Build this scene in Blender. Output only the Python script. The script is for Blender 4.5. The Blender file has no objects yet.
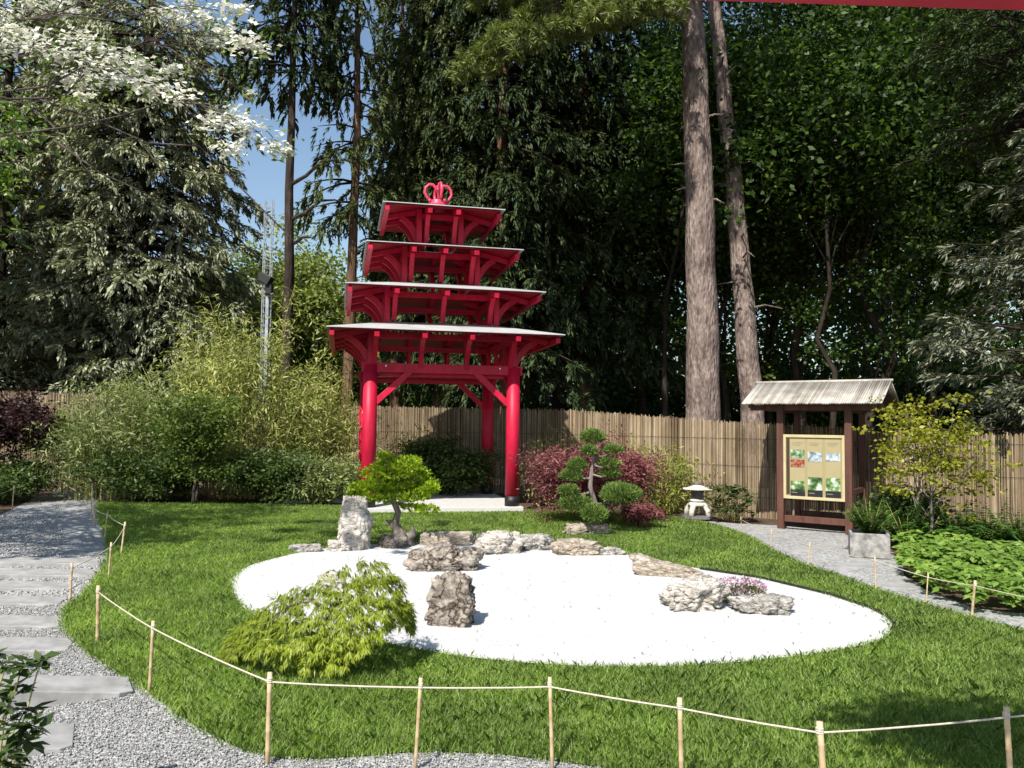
import bpy, bmesh, math, random
import numpy as np
from mathutils import Vector, Matrix, noise
R = math.radians
S = bpy.context.scene
COL = S.collection
random.seed(7)

# ---------------------------------------------------------------- camera
F = 800.0
PITCH, ROLL = R(2.93), R(0.7)
CAMZ = 1.6
CM = Matrix.Rotation(R(90) + PITCH, 3, 'X') @ Matrix.Rotation(ROLL, 3, 'Z')
cam = bpy.data.cameras.new('camera'); cam.sensor_width = 36; cam.lens = 36 * F / 1024
cam.clip_end = 600; cam.clip_start = 0.05
co = bpy.data.objects.new('camera', cam); COL.objects.link(co)
co.matrix_world = Matrix.Translation((0, 0, CAMZ)) @ CM.to_4x4()
S.camera = co

def ray(px, py):
    return CM @ Vector(((px - 512) / F, -(py - 384) / F, -1))
def at(px, py, z=0.0):            # point on the level z seen at a pixel
    r = ray(px, py); t = (z - CAMZ) / r.z
    return Vector((r.x * t, r.y * t, z))
def atd(px, py, d):               # point at depth d
    r = ray(px, py); t = d / r.y
    return Vector((r.x * t, d, CAMZ + r.z * t))

# ---------------------------------------------------------------- light
SUN_A, SUN_E = R(24), R(47)
sd = Vector((math.sin(SUN_A) * math.cos(SUN_E), math.cos(SUN_A) * math.cos(SUN_E), -math.sin(SUN_E)))
sl = bpy.data.lights.new('sun', 'SUN'); sl.energy = 5.0; sl.angle = R(0.5); sl.color = (1, .95, .87)
so = bpy.data.objects.new('sun', sl); COL.objects.link(so)
so.rotation_euler = sd.to_track_quat('-Z', 'Y').to_euler()
W = bpy.data.worlds.new('World'); S.world = W; W.use_nodes = True
nt = W.node_tree; bg = nt.nodes['Background']
sky = nt.nodes.new('ShaderNodeTexSky'); sky.sky_type = 'NISHITA'; sky.sun_disc = False
sky.sun_elevation = SUN_E; sky.sun_rotation = R(180) + SUN_A
sky.air_density = 1.2; sky.dust_density = .8; sky.ozone_density = 1.5
nt.links.new(sky.outputs[0], bg.inputs[0]); bg.inputs[1].default_value = 0.1
S.view_settings.view_transform = 'Standard'; S.view_settings.look = 'None'
S.view_settings.exposure = 0.62; S.view_settings.gamma = 1
S.cycles.max_bounces = 6; S.cycles.diffuse_bounces = 3; S.cycles.glossy_bounces = 2
S.cycles.transmission_bounces = 3; S.cycles.transparent_max_bounces = 4

# ---------------------------------------------------------------- materials
class Mat:
    def __init__(s, name):
        s.m = bpy.data.materials.new(name); s.m.use_nodes = True
        s.t = s.m.node_tree; s.n = s.t.nodes; s.b = s.n['Principled BSDF']; s.out = s.n['Material Output']
    def node(s, ty, **k):
        n = s.n.new(ty)
        for a, v in k.items():
            if a.startswith('i_'): n.inputs[a[2:].replace('_', ' ')].default_value = v
            else: setattr(n, a, v)
        return n
    def l(s, a, b): s.t.links.new(a, b)
    def ramp(s, src, stops):
        r = s.n.new('ShaderNodeValToRGB'); e = r.color_ramp.elements
        while len(e) < len(stops): e.new(.5)
        for el, (p, c) in zip(e, stops): el.position = p; el.color = (*c, 1)
        s.l(src, r.inputs[0]); return r.outputs[0]
    def coord(s, scale=(1, 1, 1), kind='Object'):
        tc = s.n.new('ShaderNodeTexCoord'); mp = s.n.new('ShaderNodeMapping')
        mp.inputs['Scale'].default_value = scale; s.l(tc.outputs[kind], mp.inputs[0]); return mp.outputs[0]
    def noise(s, vec, scale, detail=4, rough=.6):
        n = s.node('ShaderNodeTexNoise'); n.inputs['Scale'].default_value = scale
        n.inputs['Detail'].default_value = detail; n.inputs['Roughness'].default_value = rough
        s.l(vec, n.inputs['Vector']); return n.outputs['Fac']
    def mix(s, fac, a, b, mode='MIX'):
        m = s.n.new('ShaderNodeMix'); m.data_type = 'RGBA'; m.blend_type = mode
        for v, i in ((fac, 0), (a, 6), (b, 7)):
            if hasattr(v, 'links'): s.l(v, m.inputs[i])
            elif i == 0: m.inputs[0].default_value = v
            else: m.inputs[i].default_value = (*v, 1)
        return m.outputs[2]
    def bump(s, h, strength=.5, dist=.02):
        b = s.n.new('ShaderNodeBump'); b.inputs['Strength'].default_value = strength
        b.inputs['Distance'].default_value = dist; s.l(h, b.inputs['Height']); s.l(b.outputs[0], s.b.inputs['Normal'])
        return b.outputs[0]
    def set(s, col=None, rough=.6, spec=.3, metal=0):
        if col is not None:
            if hasattr(col, 'links'): s.l(col, s.b.inputs['Base Color'])
            else: s.b.inputs['Base Color'].default_value = (*col, 1)
        s.b.inputs['Roughness'].default_value = rough; s.b.inputs['Specular IOR Level'].default_value = spec
        s.b.inputs['Metallic'].default_value = metal
        return s.m

def leaf_mat(name, cols, trans=.35, rough=.5, spec=.3, patch=.6, tint=(1.1, 1.2, .55)):
    k = Mat(name)
    g = k.node('ShaderNodeNewGeometry')
    n = len(cols)
    c = k.ramp(g.outputs['Random Per Island'], [(i / max(1, n - 1), x) for i, x in enumerate(cols)])
    nz = k.noise(k.coord(), patch, 2)
    v = k.ramp(nz, [(.3, (.7, .72, .7)), (.7, (1.18, 1.15, 1.05))])
    c = k.mix(1.0, c, v, 'MULTIPLY')
    k.set(c, rough, spec)
    tr = k.node('ShaderNodeBsdfTranslucent')
    c2 = k.mix(1.0, c, tint, 'MULTIPLY'); k.l(c2, tr.inputs[0])
    mx = k.node('ShaderNodeMixShader'); mx.inputs[0].default_value = trans
    k.l(k.b.outputs[0], mx.inputs[1]); k.l(tr.outputs[0], mx.inputs[2]); k.l(mx.outputs[0], k.out.inputs[0])
    return k.m

def bark_mat(name, dark, light, scale=9, stretch=.18):
    k = Mat(name); v = k.coord((1, 1, stretch))
    n1 = k.noise(v, scale, 6, .7); vo = k.node('ShaderNodeTexVoronoi'); vo.inputs['Scale'].default_value = scale * 1.6
    k.l(v, vo.inputs['Vector'])
    n2 = k.noise(k.coord(), 1.2, 3)
    c = k.ramp(n1, [(.3, dark), (.65, light)])
    c = k.mix(1, c, k.ramp(n2, [(.32, (.5, .46, .45)), (.66, (1.15, 1.1, 1.06))]), 'MULTIPLY')
    mm = k.node('ShaderNodeMath', operation='MULTIPLY'); k.l(n1, mm.inputs[0]); k.l(vo.outputs['Distance'], mm.inputs[1])
    k.bump(mm.outputs[0], 1, .06)
    return k.set(c, .9, .15)

def plain(name, col, rough=.6, spec=.3, var=.15, scale=6, bump=0, metal=0, stretch=(1, 1, 1)):
    k = Mat(name); v = k.coord(stretch); n = k.noise(v, scale, 5)
    a = tuple(x * (1 - var) for x in col); b = tuple(min(1, x * (1 + var)) for x in col)
    if bump: k.bump(n, bump, .01)
    return k.set(k.ramp(n, [(.3, a), (.7, b)]), rough, spec, metal)

def gravel_mat(name, scale, ramp, bump=.9, dist=.015, patchy=.12):
    k = Mat(name); v = k.coord()
    vo = k.node('ShaderNodeTexVoronoi'); vo.inputs['Scale'].default_value = scale; k.l(v, vo.inputs['Vector'])
    sep = k.node('ShaderNodeSeparateColor'); k.l(vo.outputs['Color'], sep.inputs[0])
    c = k.ramp(sep.outputs[0], ramp)
    n = k.noise(v, .7, 5)
    c = k.mix(1, c, k.ramp(n, [(.3, (1 - patchy,) * 3), (.7, (1 + patchy,) * 3)]), 'MULTIPLY')
    inv = k.node('ShaderNodeMath', operation='SUBTRACT'); inv.inputs[0].default_value = 1; k.l(vo.outputs['Distance'], inv.inputs[1])
    k.bump(inv.outputs[0], bump, dist)
    return k.set(c, .85, .2)

M = {}
M['soil'] = plain('soil', (.085, .06, .04), .95, .1, .45, 5, .6)
M['gravel'] = gravel_mat('grey gravel', 42, [(0, (.2, .2, .195)), (.5, (.31, .31, .3)), (1, (.45, .445, .435))])
M['pebble'] = None
M['white'] = gravel_mat('white gravel', 85, [(0, (.4, .395, .385)), (.12, (.5, .495, .485)), (1, (.59, .59, .58))], .45, .008, .05)
M['turf'] = plain('turf', (.035, .06, .014), .9, .1, .3, 20)
M['slab'] = plain('slab stone', (.31, .305, .295), .9, .15, .3, 5, .5)
M['concrete'] = plain('concrete', (.5, .49, .47), .85, .2, .1, 8, .2)
k = Mat('red paint'); v_ = k.coord((1, 1, .15)); n1_ = k.noise(v_, 14, 6, .7); n2_ = k.noise(k.coord(), 1.7, 5, .65)
c_ = k.ramp(n1_, [(.3, (.39, .006, .03)), (.5, (.5, .008, .042)), (.72, (.55, .016, .055))])
c_ = k.mix(1, c_, k.ramp(n2_, [(.3, (.68, .7, .7)), (.6, (1.05, 1, 1))]), 'MULTIPLY'); k.bump(n1_, .15, .01)
M['red'] = k.set(c_, .48, .3)
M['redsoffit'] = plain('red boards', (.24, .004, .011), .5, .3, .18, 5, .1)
M['zinc'] = plain('zinc sheet', (.43, .43, .425), .5, .5, .16, 2.5, .05)
M['black'] = plain('black metal', (.012, .012, .013), .5, .4, .2, 8)
M['steel'] = plain('galvanised', (.6, .62, .64), .35, .5, .1, 6, 0, .6)
M['whitepaint'] = plain('weathered white paint', (.3, .33, .36), .6, .3, .4, 4)
M['wood'] = plain('brown timber', (.095, .04, .028), .6, .3, .4, 10, .25, 0, (1, 1, .12))
M['lightwood'] = plain('pale timber', (.46, .39, .22), .55, .3, .1, 8)
M['rope'] = plain('rope', (.5, .45, .36), .9, .1, .2, 60)
M['trough'] = plain('granite', (.25, .24, .225), .9, .2, .6, 9, 1)
M['lantern'] = plain('pale cast stone', (.5, .46, .41), .85, .2, .18, 12, .4)
M['lanternd'] = plain('dark cast stone', (.13, .12, .12), .85, .2, .25, 12, .4)

k = Mat('bamboo stake'); c = k.noise(k.coord((1, 1, .4)), 14, 4)
M['stake'] = k.set(k.ramp(c, [(.3, (.36, .24, .12)), (.6, (.56, .44, .27)), (.75, (.26, .19, .12))]), .5, .4)
def reed(name, a, b, c):
    k = Mat(name); g = k.node('ShaderNodeNewGeometry')
    col = k.ramp(g.outputs['Random Per Island'], [(0, a), (.5, b), (1, c)])
    n = k.noise(k.coord((1, 1, .3)), 1.6, 6, .72)
    col = k.mix(1, col, k.ramp(n, [(.3, (.4, .36, .31)), (.62, (1.05, 1.03, 1))]), 'MULTIPLY')
    return k.set(col, .65, .25)
M['reed'] = reed('reed', (.15, .11, .07), (.32, .245, .16), (.52, .43, .3))
M['roofreed'] = reed('split bamboo', (.31, .295, .265), (.43, .41, .375), (.55, .53, .49))

def rock_mat(name, dark, mid, light, strata=0, crack=.5):
    k = Mat(name); v = k.coord((1, 1, 1 + strata))
    n1 = k.noise(v, 5, 8, .65); n2 = k.noise(v, 22, 6, .7)
    vo = k.node('ShaderNodeTexVoronoi', feature='DISTANCE_TO_EDGE'); vo.inputs['Scale'].default_value = 5
    c = k.ramp(n1, [(.32, dark), (.5, mid), (.68, light)])
    c = k.mix(.5, c, k.ramp(n2, [(.35, dark), (.6, light)]))
    nw_ = k.node('ShaderNodeTexNoise'); nw_.inputs['Scale'].default_value = 4; nw_.inputs['Detail'].default_value = 4; k.l(v, nw_.inputs['Vector'])
    wv = k.node('ShaderNodeMix', data_type='VECTOR'); wv.inputs[0].default_value = .55; k.l(v, wv.inputs[4]); k.l(nw_.outputs['Color'], wv.inputs[5])
    k.l(wv.outputs[1], vo.inputs['Vector'])
    c = k.mix(crack, c, k.ramp(vo.outputs['Distance'], [(0, tuple(x * .35 for x in dark)), (.045, (.55, .52, .5)), (.12, (1, 1, 1))]), 'MULTIPLY')
    h = k.node('ShaderNodeMath', operation='MULTIPLY_ADD'); k.l(n2, h.inputs[0]); h.inputs[1].default_value = .5; k.l(n1, h.inputs[2])
    k.bump(h.outputs[0], .9, .06)
    return k.set(c, .9, .2)
M['rock'] = rock_mat('weathered limestone', (.05, .038, .03), (.25, .205, .165), (.58, .52, .45), 0, .95)
M['rockpale'] = rock_mat('pale limestone', (.3, .24, .18), (.62, .57, .5), (.8, .77, .72), 2)
M['rockwarm'] = rock_mat('buff limestone', (.17, .115, .07), (.46, .38, .29), (.68, .62, .53), 2)
M['rockgrey'] = rock_mat('grey limestone', (.13, .115, .1), (.4, .375, .34), (.66, .63, .58), 1)

M['grass'] = leaf_mat('grass blades', [(.15, .27, .04), (.26, .41, .07), (.37, .52, .125), (.52, .56, .28)], .5, .45, .35, 1.3)
M['bark_dark'] = bark_mat('dark bark', (.02, .016, .013), (.07, .055, .045))
M['bark_pine'] = bark_mat('scaly pine bark', (.045, .03, .026), (.34, .28, .25), 13, .3)
M['bark_spruce'] = bark_mat('brown spruce bark', (.06, .035, .02), (.22, .14, .09))
M['bark_grey'] = bark_mat('grey bark', (.1, .09, .08), (.33, .3, .27), 14)
M['twig'] = bark_mat('dark twigs', (.015, .012, .01), (.05, .04, .03))
M['bark_dog'] = bark_mat('dogwood bark', (.05, .042, .036), (.15, .13, .115), 14)
M['culm'] = plain('bamboo culm', (.33, .3, .1), .4, .4, .3, 4)
M['blue_spruce'] = leaf_mat('grey green needles', [(.14, .155, .1), (.27, .295, .19), (.45, .47, .33)], .15, .6, .25)
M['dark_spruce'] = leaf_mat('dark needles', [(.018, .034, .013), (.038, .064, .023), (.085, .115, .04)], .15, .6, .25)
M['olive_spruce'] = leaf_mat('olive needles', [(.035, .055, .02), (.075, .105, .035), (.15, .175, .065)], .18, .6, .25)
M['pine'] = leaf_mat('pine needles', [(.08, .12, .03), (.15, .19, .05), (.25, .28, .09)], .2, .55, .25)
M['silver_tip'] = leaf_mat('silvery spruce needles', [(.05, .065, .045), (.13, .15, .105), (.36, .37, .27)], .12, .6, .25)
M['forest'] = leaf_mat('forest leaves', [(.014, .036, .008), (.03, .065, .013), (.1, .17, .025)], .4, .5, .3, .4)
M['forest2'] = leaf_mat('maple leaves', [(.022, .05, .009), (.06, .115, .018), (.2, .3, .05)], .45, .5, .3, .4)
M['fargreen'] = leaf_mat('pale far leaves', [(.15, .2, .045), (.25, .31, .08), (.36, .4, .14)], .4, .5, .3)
M['bambooleaf'] = leaf_mat('bamboo leaves', [(.13, .17, .035), (.28, .33, .075), (.42, .44, .14), (.5, .48, .24)], .3, .5, .3, .8)
M['bamboogrey'] = leaf_mat('grey bamboo leaves', [(.09, .12, .035), (.22, .27, .09), (.4, .43, .22)], .3, .5, .3, .8)
M['yellowbamboo'] = leaf_mat('yellow bamboo leaves', [(.13, .17, .03), (.24, .28, .05), (.36, .36, .1)], .35, .5, .3)
M['shrub'] = leaf_mat('shrub leaves', [(.025, .05, .012), (.06, .1, .025), (.12, .17, .04)], .3, .45, .35)
M['brightshrub'] = leaf_mat('bright shrub leaves', [(.07, .14, .02), (.14, .24, .04), (.24, .34, .07)], .4, .45, .35)
M['midshrub'] = leaf_mat('mid green shrub leaves', [(.06, .105, .02), (.12, .18, .035), (.22, .28, .07)], .4, .45, .35)
M['gloss'] = leaf_mat('leathery leaves', [(.03, .06, .015), (.06, .1, .03), (.14, .18, .07)], .15, .3, .5)
M['bonsai'] = leaf_mat('yellow green leaves', [(.14, .23, .01), (.24, .36, .015), (.36, .46, .03)], .35, .45, .3)
M['laceleaf'] = leaf_mat('lime laceleaf leaves', [(.12, .18, .012), (.25, .32, .025), (.42, .46, .075)], .4, .45, .3)
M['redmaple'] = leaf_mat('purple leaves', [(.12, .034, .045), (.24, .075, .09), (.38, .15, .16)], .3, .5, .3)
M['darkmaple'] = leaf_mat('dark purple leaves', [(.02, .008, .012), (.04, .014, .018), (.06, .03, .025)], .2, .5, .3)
M['niwaki'] = leaf_mat('niwaki needles', [(.06, .11, .025), (.12, .2, .04), (.22, .31, .08)], .15, .55, .25)
M['goldmaple'] = leaf_mat('golden leaves', [(.17, .19, .015), (.3, .31, .025), (.42, .4, .06)], .4, .45, .3)
M['cover'] = leaf_mat('ground cover leaves', [(.1, .19, .03), (.18, .3, .05), (.28, .4, .1)], .35, .4, .35)
M['fern'] = leaf_mat('fern fronds', [(.03, .08, .015), (.06, .14, .025), (.1, .2, .04)], .35, .5, .3)
M['bract'] = leaf_mat('white bracts', [(.72, .72, .62), (.8, .8, .74), (.84, .84, .8)], .3, .5, .3, .6, (1, 1, .95))
M['pinkflower'] = leaf_mat('pink petals', [(.55, .3, .44), (.66, .45, .57), (.76, .64, .7)], .3, .5, .2, .6, (1, .9, 1))
M['moss'] = leaf_mat('cushion plant', [(.06, .08, .02), (.12, .13, .04), (.18, .18, .07)], .2, .6, .2)

# ---------------------------------------------------------------- mesh builders
def link(o, parent=None):
    COL.objects.link(o)
    if parent: o.parent = parent
    return o
def tag(o, label, cat, group=None):
    o['label'] = label; o['category'] = cat
    if group: o['group'] = group
    return o
def thing(name, label, cat, loc=(0, 0, 0), rz=0, group=None):
    o = bpy.data.objects.new(name, None); o.location = loc; o.rotation_euler = (0, 0, rz); o.empty_display_size = .2
    link(o); return tag(o, label, cat, group)
def structure(o): o['kind'] = 'structure'; return o
def stuff(o): o['kind'] = 'stuff'; return o

class MB:
    def __init__(s): s.v = []; s.f = []; s.mi = []
    def add(s, vs, fs, mi=0):
        b = len(s.v); s.v += [tuple(x) for x in vs]; s.f += [tuple(i + b for i in f) for f in fs]; s.mi += [mi] * len(fs)
    def box(s, c, d, rot=None, mi=0, bev=0.0):
        c = Vector(c); hx, hy, hz = d[0] / 2, d[1] / 2, d[2] / 2
        vs = [Vector((x, y, z)) for z in (-hz, hz) for y in (-hy, hy) for x in (-hx, hx)]
        if rot is not None: vs = [rot @ v for v in vs]
        s.add([v + c for v in vs], [(0, 2, 3, 1), (4, 5, 7, 6), (0, 1, 5, 4), (2, 6, 7, 3), (0, 4, 6, 2), (1, 3, 7, 5)], mi)
    def bar(s, a, b, w, h, mi=0, up=(0, 0, 1)):
        a, b = Vector(a), Vector(b); d = (b - a); L = d.length; y = d.normalized(); u = Vector(up)
        x = y.cross(u)
        if x.length < 1e-4: x = y.cross(Vector((1, 0, 0)))
        x.normalize(); z = x.cross(y)
        s.box((a + b) / 2, (w, L, h), Matrix((x, y, z)).transposed(), mi)
    def tube(s, pts, rad, n=8, mi=0, cap=True, squash=None, jit=0):
        pts = [Vector(p) for p in pts]
        if not hasattr(rad, '__len__'): rad = [rad] * len(pts)
        ref = Vector((1, 0, 0)); vs = []; prev = None
        for i, p in enumerate(pts):
            t = (pts[min(i + 1, len(pts) - 1)] - pts[max(i - 1, 0)]).normalized()
            if prev is None:
                x = t.cross(Vector((0, 0, 1)) if abs(t.z) < .9 else ref).normalized()
            else:
                x = (prev - t * prev.dot(t)).normalized()
            prev = x; y = t.cross(x)
            for j in range(n):
                a = 2 * math.pi * j / n; r = rad[i] * (1 + (random.uniform(-jit, jit) if jit else 0))
                vs.append(p + x * (math.cos(a) * r) + y * (math.sin(a) * r))
        fs = [(i * n + j, i * n + (j + 1) % n, (i + 1) * n + (j + 1) % n, (i + 1) * n + j) for i in range(len(pts) - 1) for j in range(n)]
        if cap: fs += [tuple(range(n - 1, -1, -1)), tuple((len(pts) - 1) * n + j for j in range(n))]
        s.add(vs, fs, mi)
    def lathe(s, prof, n=24, c=(0, 0, 0), mi=0, phase=0):
        vs = []
        for r, z in prof:
            for j in range(n):
                a = 2 * math.pi * j / n + phase; vs.append((c[0] + r * math.cos(a), c[1] + r * math.sin(a), c[2] + z))
        fs = [(i * n + j, i * n + (j + 1) % n, (i + 1) * n + (j + 1) % n, (i + 1) * n + j) for i in range(len(prof) - 1) for j in range(n)]
        fs += [tuple(range(n - 1, -1, -1)), tuple((len(prof) - 1) * n + j for j in range(n))]
        s.add(vs, fs, mi)
    def build(s, name, mats, parent=None, smooth=False, bevel=0):
        me = bpy.data.meshes.new(name); me.from_pydata(s.v, [], s.f)
        for m in (mats if isinstance(mats, (list, tuple)) else [mats]): me.materials.append(m)
        me.polygons.foreach_set('material_index', s.mi)
        if smooth: me.polygons.foreach_set('use_smooth', [True] * len(s.f))
        me.update(); o = bpy.data.objects.new(name, me); link(o, parent)
        if bevel:
            b = o.modifiers.new('bevel', 'BEVEL'); b.width = bevel; b.segments = 2; b.limit_method = 'ANGLE'
        return o

def quads(name, V, mat, parent=None, k=4):
    """V: (N,k,3) array of polygons"""
    V = np.asarray(V, dtype=np.float32); N = V.shape[0]
    me = bpy.data.meshes.new(name)
    me.vertices.add(N * k); me.vertices.foreach_set('co', V.reshape(-1))
    me.loops.add(N * k); me.loops.foreach_set('vertex_index', np.arange(N * k, dtype=np.int32))
    me.polygons.add(N); me.polygons.foreach_set('loop_start', np.arange(0, N * k, k, dtype=np.int32))
    me.materials.append(mat); me.update(calc_edges=True); me.validate()
    o = bpy.data.objects.new(name, me); return link(o, parent)

def nrm(a): return a / np.maximum(np.linalg.norm(a, axis=-1, keepdims=True), 1e-9)
def rhomb(P, D, N, L, Wd, fold=.15):
    """leaf shapes: base P, direction D, face normal N"""
    D = nrm(D); Sd = nrm(np.cross(D, N)); N2 = np.cross(Sd, D)
    L = np.broadcast_to(np.asarray(L, float), (len(P),))[:, None]; Wd = np.broadcast_to(np.asarray(Wd, float), (len(P),))[:, None]
    mid = P + D * L * .45 + N2 * Wd * fold
    return np.stack([P, mid + Sd * Wd / 2, P + D * L - N2 * Wd * fold, mid - Sd * Wd / 2], axis=1)
def rnd(rng, n): return rng.normal(size=(n, 3))

def poly_sheet(name, pts, z, mat):
    bm = bmesh.new(); vs = [bm.verts.new((p[0], p[1], z)) for p in pts]; f = bm.faces.new(vs)
    if f.normal.z < 0: f.normal_flip()
    bmesh.ops.triangulate(bm, faces=bm.faces[:])
    bm.normal_update()
    for f in bm.faces:
        if f.normal.z < 0: f.normal_flip()
    me = bpy.data.meshes.new(name); bm.to_mesh(me); bm.free(); me.materials.append(mat)
    return link(bpy.data.objects.new(name, me))
def smooth_poly(pts, it=2):
    for _ in range(it):
        q = []
        for i, p in enumerate(pts):
            n = pts[(i + 1) % len(pts)]; q += [p * .75 + n * .25, p * .25 + n * .75]
        pts = q
    return pts
def inside(P, poly):
    x, y = P[:, 0], P[:, 1]; r = np.zeros(len(P), bool); n = len(poly)
    for i in range(n):
        x1, y1 = poly[i][0], poly[i][1]; x2, y2 = poly[(i + 1) % n][0], poly[(i + 1) % n][1]
        c = ((y1 > y) != (y2 > y)) & (x < (x2 - x1) * (y - y1) / (y2 - y1 + 1e-12) + x1); r ^= c
    return r

# ---------------------------------------------------------------- ground
structure(poly_sheet('ground', [(-150, -60), (150, -60), (150, 250), (-150, 250)], -0.02, M['soil']))
lawn_px = [(100, 497), (96, 512), (107, 538), (109, 560), (90, 590), (64, 608), (62, 622), (78, 645), (112, 668), (150, 692), (200, 730), (262, 757), (330, 758),
           (420, 750), (505, 753), (620, 769), (760, 790), (1024, 812), (1250, 830), (1300, 690), (1100, 652), (1024, 632), (960, 615), (900, 598), (850, 580), (790, 560), (735, 529),
           (670, 516), (530, 510), (440, 508), (340, 503), (250, 499)]
lawn = [at(*p) for p in lawn_px]
bed_px = [(236, 585), (243, 573), (262, 564), (300, 553), (345, 546), (420, 543), (520, 543), (600, 550), (650, 560), (700, 570), (760, 579), (830, 596), (880, 613), (896, 628), (884, 641), (850, 650), (780, 660),
          (700, 667), (620, 669), (540, 666), (450, 657), (390, 645), (340, 640), (290, 632), (250, 612)]
bed = smooth_poly([at(p[0] - (7 if p[0] < 300 else 0), p[1]) for p in bed_px], 2)
structure(poly_sheet('lawn', smooth_poly(lawn, 1), 0.0, M['turf']))
structure(poly_sheet('white_gravel_bed', bed, 0.012, M['white']))
structure(poly_sheet('gravel_path', [at(37, 496), at(66, 489), at(100, 491), at(140, 505), at(200, 560), at(300, 640), (0.5, 5.0), (4, 3.2), (5, -3), (-9, -3), (-9.5, 9), at(-60, 530), at(0, 515)], -0.010, M['gravel']))
side = [at(*p) for p in [(700, 520), (735, 523), (778, 525), (850, 532), (885, 544), (902, 560), (904, 575), (926, 590), (977, 608), (1024, 613), (1250, 640), (1300, 760), (1024, 665), (900, 615), (790, 575), (720, 540)]]
structure(poly_sheet('side_path', side, -0.006, M['gravel']))

# steel edging strip along the far rim of the bed
mb = MB()
edge = [at(*p) for p in [(700, 570.5), (760, 579.5), (830, 596.5), (868, 609), (886, 618), (894, 626), (892, 633)]]
for a, b in zip(edge, edge[1:]): mb.bar(a + Vector((0, 0, .012)), b + Vector((0, 0, .012)), .01, .05)
tag(mb.build('edging_strip', M['black']), 'thin dark edging strip between the lawn and the curved white gravel', 'edging')

# grass
rng = np.random.default_rng(3)
lawn_s = smooth_poly(lawn, 1)
lawn_o = []
def grass_band(y0, y1, dens, Lm, Wm):
    A = rng.uniform([-9.5, y0], [9, y1], size=(int(18.5 * (y1 - y0) * dens), 2))
    hw = A[:, 1] * .66 + .3
    A = A[(np.abs(A[:, 0]) < hw)]
    j = A + rng.normal(0, .03, A.shape)
    A = A[inside(j, lawn_s) & ~inside(j, bed)]
    P = np.c_[A, np.full(len(A), -.002)]; n = len(P)
    pn = np.array([noise.noise((p[0] * .8, p[1] * .8, 0)) for p in A[::1]]) if n < 400000 else 0
    an = rng.uniform(0, 6.283, n); lean = np.abs(rng.normal(.42, .3, n))
    D = np.c_[np.cos(an) * lean, np.sin(an) * lean, np.ones(n)]
    a2 = an + 1.57 + rng.normal(0, .7, n); N = nrm(np.c_[np.cos(an), np.sin(an), -.2 * np.ones(n)] + rng.normal(0, .4, (n, 3)))
    L = Lm * rng.lognormal(0, .3, n) * (1 + .35 * pn); Wd = Wm * rng.uniform(.7, 1.3, n)
    D = nrm(D); Sd = nrm(np.cross(D, N)); Wd = Wd[:, None]; L = L[:, None]
    bend = np.c_[np.cos(an), np.sin(an), -.3 * np.ones(n)] * L * .25
    return np.stack([P - Sd * Wd / 2, P + Sd * Wd / 2, P + D * L * .6 + Sd * Wd * .35, P + D * L + bend, P + D * L * .6 - Sd * Wd * .35], axis=1)
V = np.concatenate([grass_band(2.6, 4.6, 21000, .042, .0028), grass_band(4.6, 6.5, 17000, .04, .0031), grass_band(6.5, 9, 12500, .038, .0037), grass_band(9, 15.5, 8500, .036, .0046)])
stuff(quads('grass', V, M['grass'], None, 5))
print('grass', len(V))

# loose pebbles on the near path
def stones(n, poly, zr, s0, s1, sd, excl=None, yb=None):
    rg = np.random.default_rng(sd); xs = [p[0] for p in poly]; ys = [p[1] for p in poly]
    A = rg.uniform([min(xs), min(ys)], [max(xs), max(ys)], size=(n, 2)); A = A[inside(A, poly)]
    if excl is not None: A = A[~inside(A + rg.normal(0, .03, A.shape), excl)]
    n = len(A); oct_ = np.array([[1, 0, 0], [0, 1, 0], [-1, 0, 0], [0, -1, 0], [0, 0, 1], [0, 0, -1]], float)
    sz = rg.uniform(s0, s1, (n, 1, 1)) * rg.uniform(.6, 1.3, (n, 6, 1)) * np.array([1, .8, .6])
    th = rg.uniform(0, 6.28, n); Rm = np.zeros((n, 3, 3)); Rm[:, 0, 0] = np.cos(th); Rm[:, 0, 1] = -np.sin(th); Rm[:, 1, 0] = np.sin(th); Rm[:, 1, 1] = np.cos(th); Rm[:, 2, 2] = 1
    V = np.einsum('nij,nkj->nki', Rm, oct_[None] * sz) + rg.normal(0, .15 * s0, (n, 6, 3)) + np.c_[A, rg.uniform(zr[0], zr[1], n)][:, None]
    Fi = np.array([[0, 1, 4], [1, 2, 4], [2, 3, 4], [3, 0, 4], [1, 0, 5], [2, 1, 5], [3, 2, 5], [0, 3, 5]])
    return V, Fi
def solid(name, V, Fi, mat):
    n, k = V.shape[:2]; nf = len(Fi); me = bpy.data.meshes.new(name)
    me.vertices.add(n * k); me.vertices.foreach_set('co', V.astype(np.float32).reshape(-1))
    idx = (Fi[None] + (np.arange(n) * k)[:, None, None]).astype(np.int32).reshape(-1)
    me.loops.add(len(idx)); me.loops.foreach_set('vertex_index', idx)
    me.polygons.add(n * nf); me.polygons.foreach_set('loop_start', np.arange(0, len(idx), 3, dtype=np.int32))
    me.materials.append(mat); me.update(calc_edges=True); return link(bpy.data.objects.new(name, me))
k = Mat('grey pebbles'); g = k.node('ShaderNodeNewGeometry')
M['pebble'] = k.set(k.ramp(g.outputs['Random Per Island'], [(0, (.2, .198, .19)), (.5, (.31, .308, .298)), (1, (.46, .457, .445))]), .8, .25)
near_poly = [Vector(p) for p in [(-3.6, 2.9), (1.2, 2.9), (1.2, 4.0), (-1.2, 4.2), (-2.2, 5.4), (-2.6, 6.6), (-4.6, 7.4), (-4.6, 5)]]
V1, Fi = stones(170000, near_poly, (-.011, .001), .0045, .0095, 5, lawn_s)
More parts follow.
